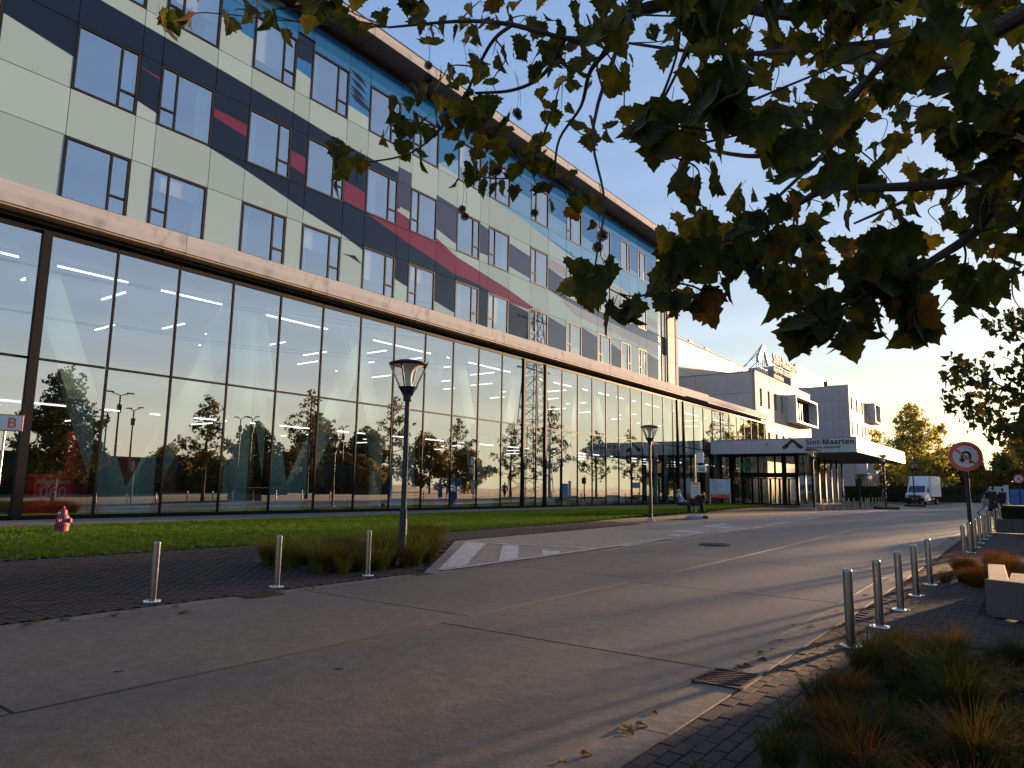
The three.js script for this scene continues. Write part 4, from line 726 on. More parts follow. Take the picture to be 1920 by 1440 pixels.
function handBones(w, dir, curl = .5) { // palm and five fingers beyond the wrist
  const d = new THREE.Vector3(...dir).normalize(), side = Math.abs(d.y) > .8 ? V(1, 0, 0) : V(0, 1, 0).cross(d).normalize(), nrm = new THREE.Vector3().crossVectors(d, side), W = V(...w), out = [], at = (l, s, n) => { const p = W.clone().addScaledVector(d, l).addScaledVector(side, s).addScaledVector(nrm, n); return [p.x, p.y, p.z]; };
  out.push(bone(at(0, 0, 0), .024, at(.07, .0, 0), .033));
  [[-.03, .062], [-.01, .075], [.01, .07], [.028, .055]].forEach(([s, l]) => { out.push(bone(at(.085, s, 0), .009, at(.085 + l * .55, s, -l * .3 * curl), .0085), bone(at(.085 + l * .55, s, -l * .3 * curl), .0085, at(.085 + l * .85, s, -l * curl), .0075)); });
  out.push(bone(at(.03, -.03, 0), .012, at(.075, -.058, -.02), .009)); return out;
}
// joints are in the figure's own axes: it faces +z, up is y
function person(label, pos, turn, J, look) {
  const t = thing('person', label, 'person', pos, turn);
  const b = [bone(J.neck, .055, J.head, .062), bone(J.chest, .10, J.neck, .055), bone(J.pelvis, .11, J.chest, .11)];
  for (const s of ['L', 'R']) b.push(bone(J['sh' + s], .05, J['el' + s], .040), bone(J['el' + s], .040, J['wr' + s], .028), bone(J['hip' + s], .08, J['kn' + s], .055), bone(J['kn' + s], .056, J['an' + s], .036), bone(J['an' + s], .036, J['to' + s], .03), bone(J.chest, .09, J['sh' + s], .05), bone(J.pelvis, .1, J['hip' + s], .08));
  const geos = [blob(b, .026)], hc = new THREE.Vector3(...J.head), f = new THREE.Vector3(...(J.face ?? [0, 0, 1])).normalize(), u = new THREE.Vector3(...(J.crown ?? [0, 1, 0])).normalize(), sd = new THREE.Vector3().crossVectors(u, f).normalize(), at = (x, y, z) => { const p = hc.clone().addScaledVector(sd, x).addScaledVector(u, y).addScaledVector(f, z); return [p.x, p.y, p.z]; };
  const head = [bone(at(0, .05, -.015), .085, at(0, .035, .01), .08), bone(at(0, -.05, .045), .045, at(0, -.03, .03), .055), bone(at(0, .0, .09), .012, at(0, -.022, .108), .015), bone(at(-.088, .0, 0), .016, at(-.092, -.03, -.005), .012), bone(at(.088, .0, 0), .016, at(.092, -.03, -.005), .012), bone(at(-.02, -.058, .085), .008, at(.02, -.058, .085), .008), bone(at(-.045, .03, .075), .012, at(.045, .03, .075), .012)];
  geos.push(blob(head, .011, .025));
  for (const s of ['L', 'R']) geos.push(blob(handBones(J['wr' + s], J['hd' + s] ?? [0, -1, .2], J.curl ?? .5), .0075, .006));
  part('body', geos, skin, t);
  for (const x of [-.032, .032]) { const g = new THREE.SphereGeometry(.012, 8, 6); g.translate(...at(x, .012, .083)); part('eye', g, M.dark, t); }
  const hair = look.bald ? [bone(at(-.05, .02, -.05), .06, at(.05, .02, -.05), .06), bone(at(-.07, .0, -.02), .03, at(-.07, -.02, -.03), .03), bone(at(.07, .0, -.02), .03, at(.07, -.02, -.03), .03)] : [bone(at(0, .075, -.02), .082, at(0, .03, -.045), .078), ...(look.long ? [bone(at(0, 0, -.07), .075, at(0, -.2, -.07), .07)] : [])];
  part('hair', blob(hair, .012), hairM[look.hair], t);
  const sh = [bone(J.pelvis, .135, J.chest, .135), bone(J.chest, .125, J.shL, .07), bone(J.chest, .125, J.shR, .07), bone(J.chest, .12, [mixn(J.chest[0], J.neck[0], .6), mixn(J.chest[1], J.neck[1], .6), mixn(J.chest[2], J.neck[2], .6)], .08)];
  for (const s of ['L', 'R']) { const A = J['sh' + s], B = J['el' + s], C = J['wr' + s]; if (look.sleeve >= .5) sh.push(bone(A, .068, B, .058)); else sh.push(bone(A, .066, A.map((v, i) => mixn(v, B[i], .5)), .062)); if (look.sleeve === 1) sh.push(bone(B, .056, C.map((v, i) => mixn(v, B[i], .1)), .042)); }
  part(look.topName ?? 'shirt', blob(sh, .022, .05), look.top, t);
  const tr = [bone(J.pelvis, .14, J.hipL, .105), bone(J.pelvis, .14, J.hipR, .105)];
  for (const s of ['L', 'R']) { const A = J['hip' + s], B = J['kn' + s], C = J['an' + s]; if (look.shorts) tr.push(bone(A, .105, A.map((v, i) => mixn(v, B[i], .75)), .095)); else tr.push(bone(A, .10, B, .072), bone(B, .072, C, .058)); }
  if (look.skirt) tr.push(bone(J.pelvis, .16, [J.pelvis[0], J.pelvis[1] - .45, J.pelvis[2]], .24));
  part(look.skirt ? 'coat' : look.shorts ? 'shorts' : 'trousers', blob(tr, .022, .05), look.legs, t);
  for (const s of ['L', 'R']) { const A = J['an' + s], B = J['to' + s]; part('shoe', blob([bone([A[0], A[1] - .03, A[2]], .05, B, .042), bone(A, .045, [A[0], A[1] - .04, A[2]], .05)], .014, .02), look.shoes, t); }
  return t;
}
const seated = (lean, o = {}) => ({ pelvis: [0, .52, 0], chest: [0, .52 + .42 * Math.cos(lean), .42 * Math.sin(lean)], neck: [0, .52 + .56 * Math.cos(lean), .56 * Math.sin(lean)], hipL: [-.1, .50, .04], hipR: [.1, .50, .04], knL: [-.13, .50, .46], knR: [.13, .50, .46], anL: [-.13, .09, .50], anR: [.13, .09, .46], toL: [-.14, .04, .66], toR: [.14, .04, .62], shL: [-.19, .52 + .48 * Math.cos(lean), .46 * Math.sin(lean)], shR: [.19, .52 + .48 * Math.cos(lean), .46 * Math.sin(lean)], ...o });
const faceRight = Math.atan2(.8, -.6);
{
  const P1 = [-16.0, H(-16, -37.7), -37.7];
  person('grey haired person in a pale blue shirt leaning back on a chair', P1, faceRight, seated(-.28, { head: [0, 1.19, -.10], elL: [-.24, .76, .06], elR: [.24, .76, .06], wrL: [-.14, .62, .28], wrR: [.14, .62, .28], hdL: [.2, -.3, 1], hdR: [-.2, -.3, 1] }), { hair: 'grey', bald: true, top: cloth(.32, .40, .58), sleeve: 1, legs: cloth(.02, .02, .025), shoes: M.dark });
  const P2 = [-15.45, H(-15.4, -38.2), -38.2];
  person('person in a dark maroon jacket bent forward, face in hands', P2, faceRight, seated(.62, { head: [0, 1.05, .55], face: [0, -.45, 1], crown: [0, 1, .3], elL: [-.16, .62, .48], elR: [.16, .62, .48], wrL: [-.07, .88, .66], wrR: [.07, .88, .66], hdL: [.2, 1, .0], hdR: [-.2, 1, .0] }), { hair: 'dark', top: cloth(.055, .012, .022), topName: 'jacket', sleeve: 1, legs: cloth(.015, .015, .02), shoes: M.dark });
  const mk = (label, p) => { const c = thing('chair', label, 'chair', p, faceRight); part('seat', rbox(.46, .035, .44, 0, .42, .02, .015), M.dark, c); const bk = rbox(.46, .42, .03, 0, .70, 0, .014); bk.rotateX(-.25); bk.translate(0, .03, -.03); part('backrest', bk, M.dark, c); for (const [x, z, l] of [[-.2, -.2, -.12], [.2, -.2, -.12], [-.2, .2, .04], [.2, .2, .04]]) part('leg', bar(V(x, 0, z + l), V(x, .42, z), .014), M.rust, c); return c; };
  mk('dark metal chair under the person in the pale blue shirt', P1); mk('dark metal chair under the person in the maroon jacket', P2);
}
const walk = (o = {}) => ({ pelvis: [0, .92, 0], chest: [0, 1.28, .05], neck: [0, 1.45, .07], head: [0, 1.58, .10], hipL: [-.09, .90, 0], hipR: [.09, .90, 0], knL: [-.09, .50, .22], knR: [.10, .50, -.02], anL: [-.09, .10, .32], anR: [.10, .18, -.36], toL: [-.10, .05, .47], toR: [.10, .05, -.26], shL: [-.18, 1.38, .05], shR: [.18, 1.38, .05], elL: [-.23, 1.12, -.10], elR: [.23, 1.12, .12], wrL: [-.22, .90, -.06], wrR: [.20, .95, .32], ...o });
person('walking person in a dark top and pale shorts, nearest of the three at right', [-2.55, H(-2.5, -52), -52.2], faceRight - .2, walk({ shL: [-.18, 1.34, .12], shR: [.18, 1.34, .12], chest: [0, 1.25, .12], neck: [0, 1.40, .18], head: [0, 1.53, .24] }), { hair: 'dark', top: cloth(.03, .015, .02), sleeve: .3, shorts: true, legs: cloth(.34, .38, .40), shoes: cloth(.3, .03, .03) });
person('person in a long dark flared coat beside the one in shorts', [-2.1, H(-2.1, -51.2), -51.5], faceRight + .1, walk(), { hair: 'dark', top: cloth(.02, .015, .02), sleeve: 1, skirt: true, legs: cloth(.02, .012, .018), shoes: M.dark });
person('person in dark clothes farther right by the planter', [-1.95, H(-1.9, -62), -62.5], faceRight + .6, walk(), { hair: 'dark', top: cloth(.018, .018, .028), sleeve: 1, legs: cloth(.02, .02, .03), shoes: M.dark });
person('fair haired person in a dark red top strolling by the far bollards', [-15.6, H(-15.6, -101), -101], Math.PI * .9, walk(), { hair: 'fair', long: true, top: cloth(.16, .05, .06), sleeve: 1, legs: cloth(.06, .05, .06), shoes: M.dark });
person('person in black mostly beyond the left edge, one white soled shoe showing', [-22.25, H(-22.2, -6.75), -6.62], Math.PI + .35, walk({ anL: [-.09, .16, .36], toL: [-.10, .20, .50] }), { hair: 'dark', top: cloth(.02, .02, .02), sleeve: 1, legs: cloth(.012, .012, .014), shoes: cloth(.55, .55, .56) });
// ---------------------------------------------------------------- trees
// a lobed leaf of five fingers with toothed edges, stalk at the origin, tip along +y
function leafOutline(seed, teeth = true) {
  const r = rng(seed), o = [[0, 0], [.14, -.08], [.34, -.13], [.36, -.02], [.55, .02], [.53, .13], [.70, .30], [.55, .35], [.50, .46], [.36, .50], [.41, .62], [.27, .70], [.20, .82], [.09, .88], [0, 1.02]];
  const half = o.map(([x, y]) => [x * (.9 + .2 * r()), y * (.95 + .1 * r())]), pts = half.slice();
  for (let i = half.length - 2; i > 0; i--) pts.push([-half[i][0] * (.92 + .16 * r()), half[i][1] * (.96 + .08 * r())]);
  return pts;
}
function leafGeo(seed, fold, curl, stalk = true) { // folded along the midrib, curling at the tip, with a side vein crease
  const o = leafOutline(seed), pos = [], bend = (x, y) => { const z = Math.abs(x) * fold - curl * y * y + .07 * Math.sin(x * 9 + seed) * Math.abs(x) - .25 * curl * x * x * 4; return [x, y, z]; };
  const c = [0, .34];
  for (let i = 0; i < o.length; i++) { const a = o[i], b = o[(i + 1) % o.length], m1 = [mixn(c[0], a[0], .55), mixn(c[1], a[1], .55)], m2 = [mixn(c[0], b[0], .55), mixn(c[1], b[1], .55)]; for (const v of [c, m1, m2, m1, a, b, m1, b, m2]) pos.push(...bend(...v)); }
  const g = new THREE.BufferGeometry(); g.setAttribute('position', new THREE.Float32BufferAttribute(pos, 3));
  const uv = new Float32Array(pos.length / 3 * 2); for (let i = 0; i < pos.length / 3; i++) { uv[2 * i] = pos[3 * i] * .5 + .5 + seed * .13; uv[2 * i + 1] = pos[3 * i + 1] * .5 + seed * .21; } g.setAttribute('uv', new THREE.BufferAttribute(uv, 2));
  const w = [g];
  if (stalk) { const s = plain(bar(V(0, .02, 0), V(.05, -.38, .06), .012, .010, 5)); w.push(s); }
  const all = mergeGeometries(w.map((q) => { const n = q.clone(); n.deleteAttribute('normal'); return n; })); all.computeVertexNormals(); return all;
}
function tube(pts, n = 8) { // tapered limb through [x,y,z,r]
  const c = new THREE.CatmullRomCurve3(pts.map((p) => V(p[0], p[1], p[2]))), m = Math.max(4, pts.length * 4), fr = c.computeFrenetFrames(m), pos = [], P = (i, k) => { const t = i / m, f = t * (pts.length - 1), a = Math.min(pts.length - 2, Math.floor(f)), r = mixn(pts[a][3], pts[a + 1][3], f - a), q = c.getPoint(t), th = k / n * Math.PI * 2; return q.addScaledVector(fr.normals[i], Math.cos(th) * r).addScaledVector(fr.binormals[i], Math.sin(th) * r); };
  for (let i = 0; i < m; i++) for (let k = 0; k < n; k++) { const a = P(i, k), b = P(i, k + 1), d = P(i + 1, k), e = P(i + 1, k + 1); for (const v of [a, b, e, a, e, d]) pos.push(v.x, v.y, v.z); }
  const g = new THREE.BufferGeometry(); g.setAttribute('position', new THREE.Float32BufferAttribute(pos, 3)); g.computeVertexNormals(); return planar(mergeSmooth(g));
}
function mergeSmooth(g) { return g; }
const smallLeaf = (() => { const o = [[0, 0], [.35, .1], [.62, .3], [.34, .45], [.25, .75], [0, 1], [-.28, .72], [-.36, .46], [-.6, .28], [-.33, .08]]; return o; })();
function crown(seed, limbs, perLimb, leaf, spread, tint) {
  // leaves in loose clumps along the outer part of each limb
  const r = rng(seed), pos = [], cl = [], v = V(0, 0, 0), q = new THREE.Quaternion(), e = new THREE.Euler();
  for (const L of limbs) {
    const c = new THREE.CatmullRomCurve3(L.map((p) => V(p[0], p[1], p[2]))), len = c.getLength();
    const nC = Math.max(3, Math.round(perLimb * len / 2.2));
    for (let k = 0; k < nC; k++) {
      const t = .22 + .80 * Math.pow(r(), .7), base = c.getPoint(Math.min(1, t)), off = V(r() - .5, (r() - .55) * .8, r() - .5).multiplyScalar(spread * 2 * (1.15 - .5 * t)); base.add(off);
      const tone = .65 + .7 * r(), tt = tint(r()), n = 5 + Math.floor(r() * 7);
      for (let j = 0; j < n; j++) {
        const p = base.clone().add(V(r() - .5, r() - .5, r() - .5).multiplyScalar(spread * .9)), s = leaf * (.65 + .6 * r());
        e.set((r() - .5) * 2.2 + Math.PI, r() * 6.28, (r() - .5) * 1.6); q.setFromEuler(e);
        const tn = tone * (.8 + .4 * r()), tri = [];
        for (const [x, y] of smallLeaf) { v.set(x, y, Math.abs(x) * .35).multiplyScalar(s).applyQuaternion(q).add(p); tri.push([v.x, v.y, v.z]); }
        for (let m = 1; m + 1 < tri.length; m++) for (const w of [0, m, m + 1]) { pos.push(...tri[w]); cl.push(tt[0] * tn, tt[1] * tn, tt[2] * tn); }
      }
    }
  }
  const g = new THREE.BufferGeometry(); g.setAttribute('position', new THREE.Float32BufferAttribute(pos, 3)); g.setAttribute('color', new THREE.Float32BufferAttribute(cl, 3)); g.computeVertexNormals(); return g;
}
function limbsOf(seed, h, base, rad, n, up = .55) { // leader with side limbs, widest low down
  const r = rng(seed), L = [], tr = [[0, 0, 0, h * .014 + .03], [.03, h * .3, 0, h * .012 + .02], [-.04, h * .62, .04, h * .007 + .01], [.05, h * .98, 0, .012]];
  for (let i = 0; i < n; i++) {
    const t = i / n, y = base + (h * .92 - base) * Math.pow(t, .9), a = i * 2.399 + r() * .6, w = rad * (Math.sin(Math.min(1, t * 1.25 + .18) * Math.PI * .62 + .5) * (1 - t * .78)) * (.75 + .5 * r()) + .25, dy = w * up * (.5 + r());
    L.push([[0, y, 0, .05 * (1 - t) + .012], [Math.cos(a) * w * .5, y + dy * .35, Math.sin(a) * w * .5, .03 * (1 - t) + .008], [Math.cos(a + .15) * w, y + dy, Math.sin(a + .15) * w, .006]]);
  }
  L.push([[0, h * .8, 0, .02], [.02, h * .9, 0, .012], [.05, h, 0, .005]]);
  return [tr, L];
}
function tree(name, label, x, z, turn, group, seed, h, base, rad, n, per, leaf, spread, tint, trans = .4, up = .55) {
  const t = thing(name, label, 'tree', [x, H(x, z) - .03, z], turn, group), [tr, L] = limbsOf(seed, h, base, rad, n, up);
  part('trunk', [tube(tr, 10), ...L.map((l) => tube(l, 5))], M.bark, t);
  const c = part('crown', crown(seed + 1, L, per, leaf, spread, tint), crownMat(trans), t); c.userData.kind = 'stuff'; return t;
}
const autumn = (u) => u > .86 ? [.20, .10, .018] : u > .55 ? [.12, .095, .022] : [.055, .062, .018];
const golden = (u) => u > .7 ? [.46, .37, .07] : u > .3 ? [.38, .34, .07] : [.20, .21, .045];
const darkGreen = (u) => u > .8 ? [.28, .15, .02] : [.11, .10, .02];
// the row across the street: its crowns reach in at the right and it is mirrored in the hall
const rowG = 'plane trees in the row on the right side of the street';
const rowL = 'plane tree of the row across the street, mirrored in the glass hall';
const T1 = tree('plane_tree', 'plane tree whose crown reaches in at the right edge above the planters', 1.95, -19.5, .3, rowG, 101, 8.8, 1.3, 3.3, 48, 24, .16, .46, (u) => u > .9 ? [.20, .12, .018] : [.07, .075, .016]);
const T2 = tree('plane_tree', rowL, 2.3, -29.6, 0, rowG, 131, 8.2, 2.2, 2.5, 24, 9, .18, .42, autumn);
const T3 = tree('plane_tree', rowL, 2.3, -39.2, 0, rowG, 151, 9.6, 2.2, 2.8, 26, 9, .18, .44, autumn);
[[2.4, -49.6, T3, 1.05], [2.4, -59.5, T2, 1.1], [2.4, -69.5, T3, .95], [2.6, -78.5, T3, 1.25], [2.4, -90, T2, 1.2], [2.4, -101, T3, 1.1], [2.4, -137, T3, 1.55]].forEach(([x, z, P, s], i) => { const c = dup(P, [x, H(x, z), z], i * 1.9 + .5, rowL, rowG); c.scale.setScalar(s); });
// golden tree behind the truck and the masses closing the street
tree('golden_tree', 'tall golden backlit tree rising behind the truck', -13.4, -114, .4, null, 171, 14.2, 2.2, 6.0, 42, 13, .30, .75, golden, .62, .5);
const farG = 'autumn trees closing the far end of the street';
const B1 = tree('autumn_tree', 'bushy autumn tree closing the far end of the street', 2, -150, 0, farG, 191, 9.5, .9, 5.2, 30, 10, .42, .9, (u) => u > .6 ? [.36, .20, .03] : [.18, .14, .03], .55, .45);
const B2 = tree('autumn_tree', 'bushy autumn tree closing the far end of the street', -9, -156, 0, farG, 201, 8.5, .7, 5.0, 30, 10, .42, .9, darkGreen, .35, .45);
[[-16, -150, B1, .9], [-20, -160, B2, 1.0], [-19, -172, B1, 1], [-4, -148, B2, .95], [7, -146, B1, 1.1], [-13, -162, B1, 1.1], [12, -140, B2, 1.1], [-24, -178, B2, 1.2], [18, -150, B1, 1.2], [-2, -165, B1, 1.25]].forEach(([x, z, P, s], i) => { const c = dup(P, [x, H(x, z), z], i * 2.3 + 1, 'bushy autumn tree closing the far end of the street', farG); c.scale.setScalar(s); });
// across the street, seen only as reflections: tree belt, low dark building, light masts, pylon
const beltG = 'trees of the belt mirrored low in the glass hall';
[[44, -10, B2, .95], [46, -26, B1, .8], [44, -62, B2, 1.15], [42, -72, B1, 1.25], [45, -84, B2, 1.3], [47, 6, B1, 1.05], [46, 20, B2, 1.0], [43, -98, B1, 1.15], [48, -40, B2, .6], [47, -50, B1, .65], [45, -112, B2, 1.1], ...range(8, -78, -5.5).map((z, i) => [33 + (i * 37 % 5) * .4, z, i % 2 ? B1 : B2, .40 + (i * 53 % 7) * .035])].forEach(([x, z, P, s], i) => { const c = dup(P, [x, H(x, z), z], i * 1.7, 'bushy tree of the belt beyond the car park, mirrored in the glass', beltG); c.scale.setScalar(s); });
{
  const t = thing('service_building', 'long low dark building across the car park, mirrored in the glass', 'building', [0, 0, 0]);
  part('wall', [box(9, 4.0, 96, 41, 2.2, -34)], M.roomDark, t); for (let z = 10; z > -80; z -= 6) part('wall_panel', box(.1, 3.6, 5.9, 36.4, 2.1, z - 3), M.black, t); part('roof_edge', box(9.4, .3, 96.4, 41, 4.35, -34), M.dark, t);
  const mastL = 'tall car park light mast with a bent lamp head, mirrored in the glass';
  const m = thing('light_mast', mastL, 'light mast', [30, .2, -35.9], 0, 'car park light masts');
  part('pole', cyl(.14, .09, 10.6, 0, 0, 0, 12), M.post, m); part('arm', [bar(V(0, 10.6, 0), V(.1, 10.9, .9), .05), bar(V(0, 10.6, 0), V(.1, 10.9, -.9), .05)], M.post, m); for (const s of [-1, 1]) part('lamp_head', rbox(.35, .12, .8, .1, 10.95, s * 1.1, .04), M.dark, m); part('equipment_box', rbox(.4, .9, .4, 0, 9.2, 0, .05), M.dark, m);
  for (const [x, z, s] of [[31, -35.2, .82], [29, -37, .85], [30, -50.3, .86], [31, -52.6, .88], [30, -65, .84], [32, -68.3, .9], [30, -20, .9]]) dup(m, [x, .2, z], s * 9, mastL).scale.setScalar(s);
  const pl = 'lattice power pylon far off, mirrored in the glass';
  const py = thing('power_pylon', pl, 'pylon', [62, 0, -160], 0, 'power pylons'), g = [], w = (y) => 4.2 * (1 - y / 62) + .35, C = (y, i) => V([-1, 1, 1, -1][i] * w(y), y, [-1, -1, 1, 1][i] * w(y));
  for (let y = 0; y < 52; y += 4) for (let i = 0; i < 4; i++) { g.push(bar(C(y, i), C(y + 4, i), .14, .14, 4), bar(C(y, i), C(y + 4, (i + 1) % 4), .07, .07, 4), bar(C(y, (i + 1) % 4), C(y + 4, i), .07, .07, 4), bar(C(y + 4, i), C(y + 4, (i + 1) % 4), .07, .07, 4)); }
  part('lattice', g, M.post, py);
  for (const y of [34, 41, 48]) part('cross_arm', [bar(V(0, y, -8), V(0, y + .3, 8), .16, .16, 5), bar(V(0, y + 1.6, 0), V(0, y, -8), .09, .09, 5), bar(V(0, y + 1.6, 0), V(0, y, 8), .09, .09, 5)], M.post, py);
  dup(py, [75, 0, -345], .4, pl); 
  for (const y of [34, 41, 48]) for (const s of [-1, 1]) { const q = thing('power_line', 'thin power line strung between the far pylons, mirrored in the windows', 'cable', [0, 0, 0], 0, 'power lines'), c = []; for (let k = 0; k <= 14; k++) { const u = k / 14; c.push([mixn(62, 70, u), y - 9 * 4 * u * (1 - u), mixn(-160 + s * 7, 120, u), .016]); } part('cable', tube(c, 4), M.post, q); }
}
{ // hedge, fence, boards at the far end
  function hedge(label, x, z, w, h, d, seed) {
    const t = thing('hedge', label, 'hedge', [x, H(x, z), z]), r = rng(seed), pos = [], cl = [];
    part('core', rbox(w - .3, h - .2, d - .3, 0, h / 2 - .05, 0, .2), M.soil, t);
    for (let i = 0; i < 5200; i++) { const a = r(), x0 = (r() - .5) * w, y0 = a < .35 ? h : r() * h, z0 = a < .35 ? (r() - .5) * d : (r() > .25 ? 1 : -1) * d / 2, s = .10 + .09 * r(), c = V(x0 + (r() - .5) * .16, y0 + (r() - .5) * .18, z0 + (r() - .5) * .16), u = V(r() - .5, r() - .5, r() - .5).normalize().multiplyScalar(s), v = V(r() - .5, r() - .5, r() - .5).normalize().multiplyScalar(s * .6), tn = .6 + .8 * r(); for (const p of [c.clone().sub(u), c.clone().add(v), c.clone().add(u), c.clone().sub(u), c.clone().add(u), c.clone().sub(v)]) { pos.push(p.x, p.y, p.z); cl.push(.05 * tn, .058 * tn, .018 * tn); } }
    const g = new THREE.BufferGeometry(); g.setAttribute('position', new THREE.Float32BufferAttribute(pos, 3)); g.setAttribute('color', new THREE.Float32BufferAttribute(cl, 3)); g.computeVertexNormals(); const f = part('foliage', g, crownMat(.25), t); f.userData.kind = 'stuff';
  }
  hedge('clipped dark hedge below the farther ward block, left of the truck', -17.5, -112, 9.5, 2.0, 2, 71);
  hedge('dark hedge closing the street behind the no U-turn sign', -8.5, -132, 25, 2.4, 2, 72);
  struct('verge', strip(-24, -12.6, range(-92, -150, -4), .02, 2), std(col(.10, .15, .03), .95, { map: texSoil }));
  const f = thing('paling_fence', 'low paling fence along the far end of the street', 'fence', [-13, .36, -124]);
  for (let k = 0; k < 60; k++) part('paling', box(.10, 1.15 + .08 * Math.sin(k * 2.2), .03, k * .26 - 2, .58, 0), M.bark, f); part('rail', [box(15.6, .08, .04, 5.7, .3, -.035), box(15.6, .08, .04, 5.7, .9, -.035)], M.bark, f);
  const a = thing('white_board', 'white notice board on posts far behind the walking people', 'board', [-3.2, .36, -92], .1); part('board', rbox(1.5, .8, .06, 0, 1.7, 0, .02), M.white, a); for (const s of [-1, 1]) part('leg', box(.08, 1.7, .08, s * .6, .85, -.05), M.post, a);
  const b = thing('blue_sign', 'blue and white sign panel at the right edge beyond the bollards', 'sign', [-1.55, .35, -76], .05); part('panel', rbox(1.1, 1.5, .08, .3, 1.0, 0, .02), M.blueSign, b); part('side_panel', rbox(.36, 2.0, .1, -.5, 1.1, 0, .02), M.white, b); part('leg', [box(.07, .5, .07, .1, .2, 0), box(.07, .5, .07, .6, .2, 0)], M.post, b);
}
